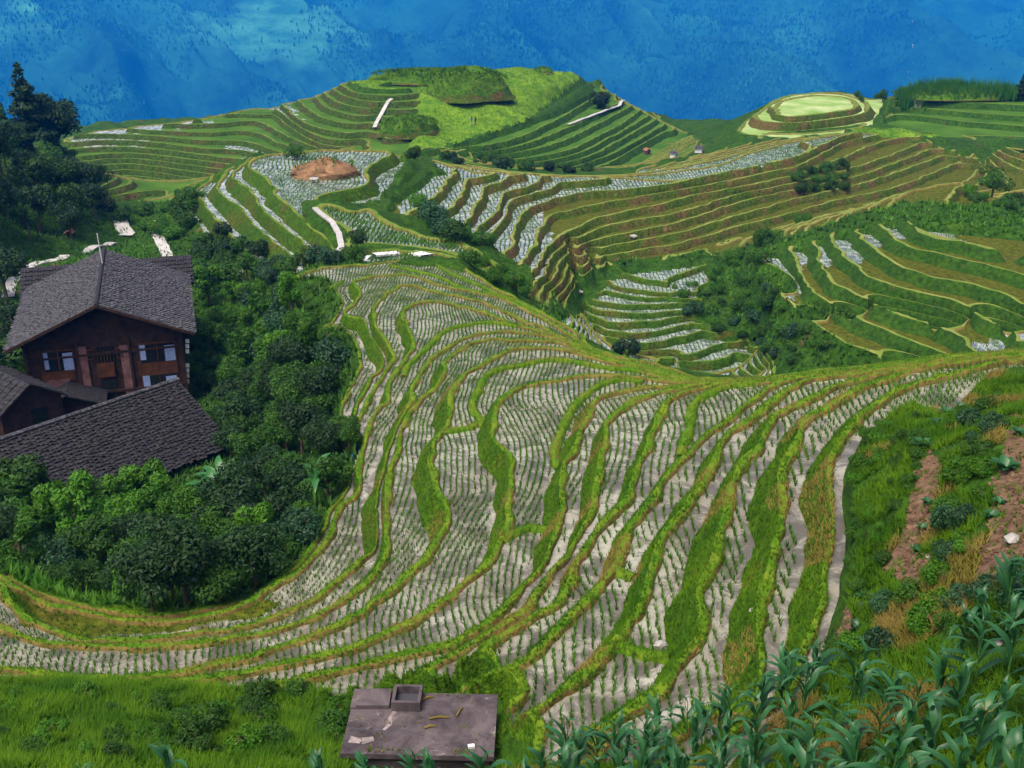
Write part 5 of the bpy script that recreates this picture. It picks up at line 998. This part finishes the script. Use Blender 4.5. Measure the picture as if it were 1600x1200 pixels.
# ---- maize and hedges far off, too small to tell the plants apart
def far_crop(polyline_px, wid, h, dens, label, name='maize_patch', r0=150, mat='corn_far'):
    pts = [hit(x, y, r0, 300) for x, y in polyline_px]; P = np.array(densify([np.array(p) for p in pts], 0.004)); n = int(len(P) * dens); q = P[RNG.integers(0, len(P), n)] + np.stack([RNG.normal(0, wid * .35, n), RNG.normal(0, wid, n), np.zeros(n)], 1)
    q[:, 2] = ground_z(q[:, 0], q[:, 1]) + 0.0; V, F = tufts(q, 5, h * .6, h * 1.15, 0.10, 0.45); c = q.mean(0)
    tag(obj(name, mesh_np(name, V - c, F, MAT[mat], None, False), None, c), label, 'crop', kind='stuff')
far_crop([(1435,138),(1480,134),(1540,132),(1585,135)], 2.5, 2.6, 60, 'tall maize on the crest of the hill at the right', r0=150); far_crop([(1405,155),(1450,150),(1510,150),(1580,150)], 1.2, 2.2, 60, 'lower row of maize on the hill at the right', r0=150)
far_crop([(590,122),(650,112),(720,104),(780,100)], 2.0, 2.0, 60, 'dark crop on the long bank at the back of the knoll', r0=200, mat='leaf_mid')
# ------------------------------------------------------------------ houses, tank, paths, mounds, people
class Frame:
    """a house's own axes: x right along the front, y back, z up"""
    def __init__(s, o, rz): s.o = Vector(o); s.rz = rz; s.c, s.s = math.cos(rz), math.sin(rz)
    def loc(s, w): d = Vector(w) - s.o; return Vector((d.x * s.c + d.y * s.s, -d.x * s.s + d.y * s.c, d.z))
    def wall(s, px, py, y):
        """photo pixel -> (x, z) on the wall plane at local depth y"""
        d = Vector(ray(px, py)); o = -s.o; a = Vector((o.x * s.c + o.y * s.s, -o.x * s.s + o.y * s.c, o.z)); b = Vector((d.x * s.c + d.y * s.s, -d.x * s.s + d.y * s.c, d.z)); t = (y - a.y) / b.y; q = a + b * t; return q.x, q.z
def roof_tiles(m, p0, p1, q0, q1, nu, nv, rg, lift=0.03, mi=0):
    """overlapping tile courses between ridge line p0-p1 and eave line q0-q1"""
    p0, p1, q0, q1 = map(Vector, (p0, p1, q0, q1)); n = (p1 - p0).cross(q0 - p0).normalized(); n = n if n.z > 0 else -n
    for v in range(nv):
        for u in range(nu):
            a0, a1 = u / nu, (u + 0.94) / nu; b0, b1 = v / nv, min(1.02, (v + 1.25) / nv); j = rg.uniform(-.02, .03); k = rg.uniform(-.012, .012)
            P = lambda a, b: (p0 + (p1 - p0) * a) * (1 - b) + (q0 + (q1 - q0) * a) * b
            hi = lift + (0.05 if u % 2 else 0.0) + j
            m.add([P(a0, b0) + n * (lift * .4), P(a1, b0) + n * (lift * .4 + k), P(a1, b1 + k) + n * (hi + 0.03), P((a0 + a1) / 2, b1 + k) + n * (hi + 0.055), P(a0, b1 + k) + n * (hi + 0.03)], [(0, 1, 2, 3, 4)], mi)
rgt = random.Random(9)
def slab(m, p0, p1, q0, q1, th=0.12, mi=0):
    p0, p1, q0, q1 = map(Vector, (p0, p1, q0, q1)); n = (p1 - p0).cross(q0 - p0).normalized(); n = n if n.z > 0 else -n
    m.hexa([p0 - n * th, p1 - n * th, q1 - n * th, q0 - n * th], [p0, p1, q1, q0], mi)
# ---- the big brown house
FR = Frame((-27.086, 67.196, -31.9), math.atan2(0.29085, 0.95677)); H = empty('timber_house', FR.o, FR.rz)
tag(H, 'large brown timber house with grey tiled roof and gable front', 'house')
WY = 1.3; m = MB(); m.box((0, 7.0, 3.15), (9.8, 11.4, 6.3)); m.add([(-4.9, WY, 6.3), (4.9, WY, 6.3), (0, WY, 8.35), (-4.9, 12.7, 6.3), (4.9, 12.7, 6.3), (0, 12.7, 8.35)], [(0, 1, 2), (5, 4, 3), (0, 2, 5, 3), (1, 4, 5, 2)]); m.build('wall', MAT['wood_dark'], H)
RZ, EZ, EX, Y0, Y1 = 8.9, 6.35, 5.9, 0.0, 13.8; m = MB(); slab(m, (0, Y0, RZ), (0, Y1, RZ), (EX, Y0, EZ), (EX, Y1, EZ)); slab(m, (0, Y0, RZ), (0, Y1, RZ), (-EX, Y0, EZ), (-EX, Y1, EZ)); RF = m.build('roof', MAT['wood_dark'], H)
m = MB(); roof_tiles(m, (0, Y0 - .05, RZ), (0, Y1, RZ), (EX + .05, Y0 - .05, EZ), (EX + .05, Y1, EZ), 66, 26, rgt); roof_tiles(m, (0, Y0 - .05, RZ), (0, Y1, RZ), (-EX - .05, Y0 - .05, EZ), (-EX - .05, Y1, EZ), 66, 26, rgt); tag(m.build('roof_tiles', MAT['roof_tile'], RF), kind='stuff')
m = MB(); m.tube([(0, Y0 - .1, RZ + .08), (0, 5, RZ + .05), (0, 9, RZ + .05), (0, Y1, RZ + .12)], .13, 6); m.build('ridge_cap', MAT['roof_dark'], RF)
m = MB(); m.tube([(0.05, 9.5, RZ), (0.0, 9.5, RZ + 2.4)], .05, 5); m.build('mast', MAT['metal_pole'], RF)
for sx in (-1, 1):
    m = MB(); a = Vector((0, Y0 - .08, RZ - .12)); b = Vector((sx * EX, Y0 - .08, EZ - .12)); m.hexa([a, a + Vector((0, .1, 0)), b + Vector((0, .1, 0)), b], [a + Vector((0, 0, .2)), a + Vector((0, .1, .2)), b + Vector((0, .1, .2)), b + Vector((0, 0, .2))]); m.build('barge_board', MAT['wood_dark'], RF)
def panel(name, rect, depth, mat, parent=H, y=WY, th=0.06):
    """a flat piece on the front wall, given by its outline in the photo"""
    x0, y0, x1, y1 = rect; (a, zt), (b, zb) = FR.wall(x0, y0, y), FR.wall(x1, y1, y); m = MB(); m.box(((a + b) / 2, y - depth - th / 2, (zt + zb) / 2), (abs(b - a), th, abs(zt - zb))); return m.build(name, MAT[mat], parent)
panel('brick_pier', (118, 542, 150, 640), 0.0, 'brick_wall', th=.12); panel('brick_pier', (186, 540, 215, 630), 0.0, 'brick_wall', th=.12); panel('brick_panel', (72, 594, 117, 640), 0.0, 'brick_wall', th=.1)
def window(rect, curt, label=None):
    x0, y0, x1, y1 = rect; w = panel('window', rect, 0.0, 'wood_red', th=.10); w.parent = H; panel('pane', (x0 + 2, y0 + 2, x1 - 2, y1 - 2), 0.10, 'glass_or_shade', w, th=.02)
    for a, b in curt: panel('curtain', (a, y0 + 2, b, y1 - 2), 0.121, 'curtain', w, th=.02)
    cx = (x0 + x1) / 2; panel('mullion', (cx - 1, y0 + 1, cx + 1, y1 - 1), 0.145, 'wood_red', w, th=.03); return w
window((65, 549, 119, 578), [(67, 78), (97, 117)]); window((215, 537, 277, 563), [(217, 229), (256, 275)]); window((221, 585, 282, 612), [(223, 237), (259, 279)]); window((134, 546, 147, 561), []); window((181, 543, 196, 559), [])
panel('sill_panel', (64, 579, 119, 593), 0.0, 'wood_red', th=.09); panel('sill_panel', (215, 565, 279, 580), 0.0, 'wood_red', th=.09); panel('balcony_panel', (151, 567, 181, 586), 0.12, 'wood_red', th=.1); panel('doorway', (157, 594, 186, 625), 0.02, 'glass_or_shade', th=.05)
panel('recess_shade', (150, 543, 181, 566), 0.0, 'glass_or_shade', th=.04)  # flat dark panel, its colour stands for the shade inside the balcony opening
for k in range(6): panel('baluster', (152 + k * 5, 546, 153.2 + k * 5, 566), 0.12, 'wood_dark', th=.05)
for sx, w in ((-4.95, .22), (4.95, .22), (-1.75, .16), (1.55, .16)):
    m = MB(); m.box((sx, WY - .05, 3.1), (w, .22, 6.2)); m.build('post', MAT['wood_dark'], H)
for z in (5.15, 2.35):
    m = MB(); m.box((0, WY - .06, z), (9.9, .2, .16)); m.build('beam', MAT['wood_dark'], H)
sb = panel('sign_board', (287, 526, 299, 606), -.2, 'wood_dark', th=.08)
for y in (531, 539, 547, 569, 577, 585, 594): panel('sign_square', (289.5, y, 296, y + 5.5), -.12, 'white_paint', sb, th=.03)
m = MB(); slab(m, (-6.4, 16.2, 7.3), (6.3, 16.2, 7.3), (-6.4, 13.0, 5.9), (6.3, 13.0, 5.9)); slab(m, (-6.4, 16.2, 7.3), (6.3, 16.2, 7.3), (-6.4, 19.4, 5.9), (6.3, 19.4, 5.9)); RB = m.build('rear_roof', MAT['wood_dark'], H)
m = MB(); roof_tiles(m, (-6.4, 16.2, 7.3), (6.3, 16.2, 7.3), (-6.4, 13.0, 5.9), (6.3, 13.0, 5.9), 60, 7, rgt); tag(m.build('roof_tiles', MAT['roof_dark'], RB), kind='stuff')
m = MB(); m.box((0, 16.2, 3.0), (11.0, 5.4, 6.0)); m.build('rear_wall', MAT['wood_dark'], H)
m = MB(); slab(m, (-2.6, -1.3, 3.4), (-2.6, 1.2, 3.4), (-4.6, -1.3, 2.4), (-4.6, 1.2, 2.4), .1); slab(m, (-2.6, -1.3, 3.4), (-2.6, 1.2, 3.4), (-0.2, -1.3, 2.5), (-0.2, 1.2, 2.5), .1); m.build('porch_roof', MAT['roof_dark'], H)
m = MB(); m.add([(-4.3, -1.0, 2.45), (-0.4, -1.0, 2.5), (-2.6, -1.0, 3.25)], [(0, 1, 2)]); m.box((-2.4, .1, 1.2), (3.9, 2.2, 2.45)); m.build('porch_wall', MAT['wood_dark'], H)
# ---- the long low house in front
f = Vector((-20.03, 59.19, 0)); l = Vector((-26.84, 51.34, 0)); d = (l - f).normalized(); rz2 = math.atan2(-d.x, d.y)   # local y runs down the ridge towards the left
L2 = empty('long_house', (f.x, f.y, -31.6), rz2); tag(L2, 'long low house with dark tiled roof in front of the brown house', 'house')
R2, E2, X2, LEN = 6.6, 3.95, 5.0, 19.0; m = MB(); slab(m, (0, -.3, R2), (0, LEN, R2), (-X2, -.3, E2), (-X2, LEN, E2)); slab(m, (0, -.3, R2), (0, LEN, R2), (X2, -.3, E2), (X2, LEN, E2)); r2 = m.build('roof', MAT['wood_dark'], L2)
m = MB()
for sx in (-1, 1): roof_tiles(m, (0, -.35, R2), (0, LEN, R2), (sx * (X2 + .05), -.35, E2), (sx * (X2 + .05), LEN, E2), 84, 24, rgt)
tag(m.build('roof_tiles', MAT['roof_dark'], r2), kind='stuff'); m = MB(); m.tube([(0, -.4, R2 + .06), (0, LEN, R2 + .06)], .14, 6); m.build('ridge_cap', MAT['roof_tile'], r2)
m = MB(); m.box((0, LEN / 2 + .3, 1.9), (8.4, LEN - 1.2, 3.8)); m.add([(-4.2, .5, 3.8), (4.2, .5, 3.8), (0, .5, 6.3)], [(0, 1, 2)]); m.build('wall', MAT['wood_dark'], L2)
# ---- small roofs and sheds
def hut(name, loc, rz, w, dpt, h, rise, roofm, wallm, label, cat='house', over=.3):
    e = empty(name, loc, rz); tag(e, label, cat); m = MB(); m.box((0, 0, h / 2 - .3), (w, dpt, h + .6)); m.add([(-w / 2, -dpt / 2, h), (w / 2, -dpt / 2, h), (0, -dpt / 2, h + rise * .95), (-w / 2, dpt / 2, h), (w / 2, dpt / 2, h), (0, dpt / 2, h + rise * .95)], [(0, 1, 2), (5, 4, 3)]); m.build('wall', MAT[wallm], e)
    m = MB(); yy = dpt / 2 + over; xx = w / 2 + over; ze = h - rise * over / (w / 2)
    for sx in (-1, 1): slab(m, (0, -yy, h + rise), (0, yy, h + rise), (sx * xx, -yy, ze), (sx * xx, yy, ze), .08)
    r = m.build('roof', MAT[wallm], e); m = MB()
    for sx in (-1, 1): roof_tiles(m, (0, -yy, h + rise), (0, yy, h + rise), (sx * xx, -yy, ze), (sx * xx, yy, ze), max(6, int(dpt / .3)), max(4, int(w / .5)), rgt)
    tag(m.build('roof_tiles', MAT[roofm], r), kind='stuff'); m = MB(); m.box((w * .1, -dpt / 2 - .03, h * .4), (w * .25, .05, h * .7)); m.build('door', MAT['glass_or_shade'], e); return e
hut('small_house', PR(18, 655, 71.0), 0.9, 4.0, 6.0, 2.0, 1.3, 'roof_dark', 'wood_dark', 'small dark house left of the brown house, cut by the photo edge')
for i, (px, py, w, rm, wm, lab) in enumerate([(110, 370, 2.2, 'red_roof', 'wood_dark', 'tiny hut with orange roof below the dark wood'), (1011, 240, 2.8, 'red_roof', 'brick_wall', 'small orange hut at the foot of the knoll'), (1053, 245, 2.6, 'roof_tile', 'white_paint', 'small white hut right of the orange hut'), (1092, 238, 3.0, 'roof_tile', 'white_paint', 'white hut in the saddle under the blue mountain'), (1433, 167, 2.6, 'roof_dark', 'stone', 'little stone hut below the maize hill')]):
    p = hit(px, py, 60, 300); hut('hut', p, .4 * i, w * .34, w * .38, w * .24, w * .12, rm, wm, lab, 'hut', .15)
simple('lime', (0.14, 0.11, 0.11), (0.30, 0.25, 0.24), 6.0, .9, .1)
# ---- concrete water tank
TC = Vector((-1.83, 17.63, -14.95)); T = empty('water_tank', TC, -0.03); T.scale = (.953, .953, .953); tag(T, 'low concrete water tank with an open hatch among the maize', 'water tank')
m = MB(); m.box((0, 0, -1.1), (2.95, 1.72, 2.0)); m.build('body', MAT['old_concrete'], T); m = MB(); m.box((0, 0, -.06), (3.16, 1.95, .12)); m.build('top_slab', MAT['old_concrete'], T)
m = MB(); m.box((-1.12, .68, .055), (.72, .56, .1), .03); m.build('lid', MAT['old_concrete'], T); m = MB(); m.box((-1.48, .70, .02), (.24, .62, .05), .0); m.build('loose_slab', MAT['old_concrete'], T)
for c, s in (((-.38, .38, .12), (.62, .07, .24)), ((-.38, .92, .12), (.62, .07, .24)), ((-.66, .65, .12), (.07, .47, .24)), ((-.10, .65, .12), (.07, .47, .24))):
    m = MB(); m.box(c, s); m.build('hatch_wall', MAT['old_concrete'], T)
m = MB(); m.box((-.38, .65, .04), (.49, .47, .02)); m.build('hatch_water', MAT['tank_water'], T)
for nm_, pts_, w_ in (('lime_streak', [(-.62, .34), (-.70, .15), (-.66, -.05), (-.78, -.25)], .045), ('crack', [(.6, .95), (.55, .6), (.62, .3)], .012), ('crack', [(-1.5, -.2), (-.9, -.28), (-.4, -.22), (.1, -.4)], .012), ('lime_streak', [(-1.45, -.55), (-1.2, -.6), (-.95, -.52)], .10)):
    m = MB()
    for (x0, y0), (x1, y1) in zip(pts_[:-1], pts_[1:]):
        e = Vector((x1 - x0, y1 - y0, 0)).normalized(); n_ = Vector((-e.y, e.x, 0)) * w_; m.hexa([Vector((x0, y0, -.01)) - n_, Vector((x1, y1, -.01)) - n_ * .7, Vector((x1, y1, -.01)) + n_ * .7, Vector((x0, y0, -.01)) + n_], [Vector((x0, y0, .003)) - n_, Vector((x1, y1, .003)) - n_ * .7, Vector((x1, y1, .003)) + n_ * .7, Vector((x0, y0, .003)) + n_])
    m.build(nm_, MAT['lime' if nm_ == 'lime_streak' else 'tank_water'], T)
m = MB(); m.box((1.03, -.72, .03), (.13, .08, .06), .2); st_ = m.build('white_block', MAT['white_paint'], None, loc=None); st_.matrix_world = Matrix.Translation(TC) @ Matrix.Identity(4); tag(st_, 'small white block lying on the tank top', 'block')
for i, (x, y, a, ln) in enumerate([(.05, .72, .5, .3), (.35, .12, .1, .42), (.18, -.15, .3, .25), (.75, .3, 1.2, .3)]):
    m = MB(); dx, dy = math.cos(a) * ln / 2, math.sin(a) * ln / 2; m.tube([(x - dx, y - dy, .03), (x, y + .02, .04), (x + dx, y + dy, .02)], [.02, .026, .016], 5); o = m.build('stick', MAT['dry_blade'], None, loc=TC); tag(o, f'dry stick lying on the tank top, {ORD[i]} from the hatch', 'stick', 'litter on the tank')
P_ = np.stack([RNG.uniform(-1.5, 1.5, 260), np.where(RNG.random(260) < .6, RNG.uniform(-.95, -.8, 260), RNG.uniform(-.9, .95, 260)), np.full(260, .0)], 1); P_ = P_[vnoise(P_[:, 0] * 2.2, P_[:, 1] * 2.2, 171) > .25]; Vt, Ft = tufts(P_, 4, .02, .09, .008, .05); tag(obj('moss_tufts', mesh_np('moss_tufts', Vt, Ft, [MAT['dry_blade'], MAT['grass_blade']], np.repeat(RNG.integers(0, 2, len(P_)), 4), False), T), kind='stuff')
# ---- footpaths
def ribbon(line, w, name, mat, lift=0.08, r0=30, r1=300, label=None):
    P = [hit(x, y, r0, r1) for x, y in line]; P = np.array(densify([np.array(p) for p in P], 0.006)); z = ground_z(P[:, 0], P[:, 1]); d = np.gradient(P[:, :2], axis=0); d /= np.linalg.norm(d, axis=1)[:, None] + 1e-9; n = np.stack([-d[:, 1], d[:, 0]], 1)
    L = P[:, :2] + n * w / 2; R = P[:, :2] - n * w / 2; zz = np.maximum(np.maximum(z, ground_z(L[:, 0], L[:, 1])), ground_z(R[:, 0], R[:, 1])) + lift; k = len(P)
    V = np.concatenate([np.c_[L, zz], np.c_[R, zz], np.c_[L, zz - .15], np.c_[R, zz - .15]]); i = np.arange(k - 1)
    F = np.concatenate([np.stack([i, i + 1, k + i + 1, k + i], 1), np.stack([2 * k + i, 2 * k + i + 1, i + 1, i], 1), np.stack([k + i, k + i + 1, 3 * k + i + 1, 3 * k + i], 1)])
    tag(obj(name, mesh_np(name, V, F, MAT[mat], None, False)), kind='structure')
ribbon([(12, 466), (15, 450), (28, 432), (48, 418), (100, 404), (140, 394), (180, 384)], 1.1, 'footpath', 'concrete'); ribbon([(188, 347), (192, 358), (200, 366), (196, 372)], 1.7, 'footpath', 'concrete'); ribbon([(248, 350), (246, 368), (256, 388), (262, 402)], 1.1, 'footpath', 'concrete')
ribbon([(585, 399), (602, 397), (622, 395)], .8, 'footpath', 'white_paint', .03); ribbon([(642, 394), (655, 397), (668, 400)], 1.1, 'footpath', 'white_paint', .03); ribbon([(492, 329), (500, 336), (520, 352), (530, 372), (534, 392), (528, 399)], .5, 'footpath', 'concrete', .25); ribbon([(570, 408), (577, 406)], 1.0, 'footpath', 'white_paint')
ribbon([(612, 155), (602, 168), (592, 186), (585, 200)], .7, 'footpath', 'concrete', r0=150); ribbon([(888, 196), (920, 184), (955, 171), (968, 166), (974, 158)], .7, 'footpath', 'concrete', .15, 150); 
# ---- pond
pp = [PZ(x, y, -44.3) for x, y in [(176, 318), (182, 330), (196, 338), (215, 341), (236, 335), (248, 324), (250, 316), (232, 311), (205, 310), (186, 312)]]; m = MB(); m.add([tuple(p) for p in pp], [tuple(range(len(pp)))]); tag(m.build('pond_water', MAT['pond_water']), kind='structure')
# ---- mounds on the far fields
def mound(px, py, w, dpt, h, label, r0, cliff=0.45, seed=1, rz=0.0, topm='mound_grass', name='earth_mound'):
    p = hit(px, py, r0, 300); nu, nv = 64, 16; V = []; mi = []; F = []
    for v in range(nv + 1):
        t = v / nv; rad = 1.0 - 0.12 * min(1, t / cliff) if t <= cliff else 0.88 * math.cos((t - cliff) / (1 - cliff) * math.pi / 2); cf = min(.55, cliff * 1.2); z = h * (cf * t / cliff) if t <= cliff else h * (cf + (1 - cf) * math.sin((t - cliff) / (1 - cliff) * math.pi / 2))
        for u in range(nu):
            a = 2 * math.pi * u / nu; k = 1 + 0.10 * vnoise(np.array([math.cos(a) * 2 + seed]), np.array([math.sin(a) * 2 + t * 2]), 95)[0] + 0.05 * vnoise(np.array([math.cos(a) * 6 + seed]), np.array([math.sin(a) * 6 + t * 5]), 96)[0]
            V.append((math.cos(a) * w / 2 * rad * k, math.sin(a) * dpt / 2 * rad * k, z - .6 + 0.12 * h * vnoise(np.array([u * .3]), np.array([v * .5 + seed]), 97)[0] * (t > .1)))
    for v in range(nv):
        for u in range(nu): F.append((v * nu + u, v * nu + (u + 1) % nu, (v + 1) * nu + (u + 1) % nu, (v + 1) * nu + u)); mi.append(1 if (v + .5) / nv < cliff * (.75 if cliff < .9 else 1.2) else 0)
    e = empty(name, p, rz); tag(e, label, 'mound'); obj('mound_body', mesh_np('mound_body', np.array(V), np.array(F), [MAT[topm], MAT['soil_cliff' if cliff > .6 else 'bank_brown']], np.array(mi)), e)
    n = int(w * dpt * 5 * (1 if cliff < .9 else .25)); a = RNG.random(n) * 6.28; q = RNG.random(n) ** .5 * .9; x, y = np.cos(a) * w / 2 * q, np.sin(a) * dpt / 2 * q; zz = h * (0.55 + 0.45 * np.sqrt(np.clip(1 - (q / .9) ** 2, 0, 1))) - .7
    Vt, Ft = tufts(np.stack([x, y, zz], 1), 3, .25, .7, .07, .3); tag(obj('mound_grass', mesh_np('mound_grass', Vt, Ft, MAT['corn_far' if topm != 'mound_grass' else 'grass_blade'], None, False), e), kind='stuff')
mound(508, 272, 7.6, 5.5, 2.3, 'ochre earth mound with scrub on the flooded plateau', 95, .97, 3); mound(728, 148, 18.5, 13, 5.6, 'round grassy mound with orange cliff on the far knoll', 180, .22, 5); mound(640, 206, 11.5, 8, 3.2, 'raised plot of maize on the near end of the far knoll', 170, .25, 8, .3, 'mound_grass')
mound(672, 124, 27, 9, 2.6, 'long dark bank at the back of the far knoll', 200, .2, 11, -.05); mound(848, 113, 5, 4, 1.6, 'small brown heap at the top of the far knoll', 200, .7, 13); mound(1490, 148, 26, 8, 1.6, 'dark bank under the maize at the right', 170, .2, 17)
# ---- pale stones on banks
for i, (px, py, s) in enumerate([(1033, 1010, .16), (1177, 956, .10), (1582, 846, .2), (1452, 872, .08), (1560, 1010, .1), (990, 372, .5), (906, 458, .5), (490, 282, .6)]):
    p = hit(px, py, 8, 200); v, fc = ico(100 + i); e = obj('rock', mesh_np('rock', v * np.array([s, s * .7, s * .45]), fc, MAT['stone'], None, False), None, p + Vector((0, 0, s * .25))); tag(e, ['white angular rock on a grassy bund in the foreground', 'thin white rock on the foreground bank', 'pale rock at the right edge of the garden plot', 'tiny pale rock in the narrow garden plot', 'pale rock behind the corner maize', 'white boulder on the brown slope above the bowl', 'grey boulder at the rim of the valley bowl', 'pale boulder beside the ochre mound'][i], 'rock')
# ---- people on the far knoll
def person(px, py, h, face, label, mats, r0):
    p = hit(px, py, r0, 300); s = h / 1.7; J = [((0, 0, .95), .15), ((0, 0, 1.2), .15), ((0, .01, 1.42), .14), ((0, .01, 1.52), .06), ((0, .03, 1.63), .105), ((0, .03, 1.70), .08), ((.19, 0, 1.40), .06), ((.27, .06, 1.12), .05), ((.22, .22, .98), .04), ((-.19, 0, 1.40), .06), ((-.27, .06, 1.12), .05), ((-.22, .2, .95), .04), ((.09, 0, .88), .09), ((.11, .05, .48), .07), ((.11, -.02, .06), .05), ((.11, .12, .03), .04), ((-.09, 0, .88), .09), ((-.11, -.05, .48), .07), ((-.12, -.12, .06), .05), ((-.12, .02, .03), .04)]
    E = [(0, 1), (1, 2), (2, 3), (3, 4), (4, 5), (2, 6), (6, 7), (7, 8), (2, 9), (9, 10), (10, 11), (0, 12), (12, 13), (13, 14), (14, 15), (0, 16), (16, 17), (17, 18), (18, 19)]
    me = bpy.data.meshes.new('person'); me.from_pydata([tuple(c * s for c in j[0]) for j in J], E, []); me.materials.append(MAT[mats]); o = obj('person', me, None, p); o.rotation_euler = (0, 0, face); md = o.modifiers.new('skin', 'SKIN'); o.modifiers.new('sub', 'SUBSURF').render_levels = 1
    for k, sv in enumerate(me.skin_vertices[0].data): sv.radius = (J[k][1] * s, J[k][1] * s); sv.use_root = k == 0
    tag(o, label, 'person'); ht = MB(); ht.tube([(0, .03 * s, 1.69 * s), (0, .03 * s, 1.74 * s), (0, .03 * s, 1.84 * s)], [.24 * s, .2 * s, .03 * s], 10); h_ = ht.build('hat', MAT['dry_blade'], o)
person(737, 196, 1.7, 1.2, 'person in blue clothes and hat standing on the far knoll field', 'cloth_blue', 170); person(743, 196, 1.6, -1.0, 'second small person standing close beside the one in blue', 'wood_red', 170)
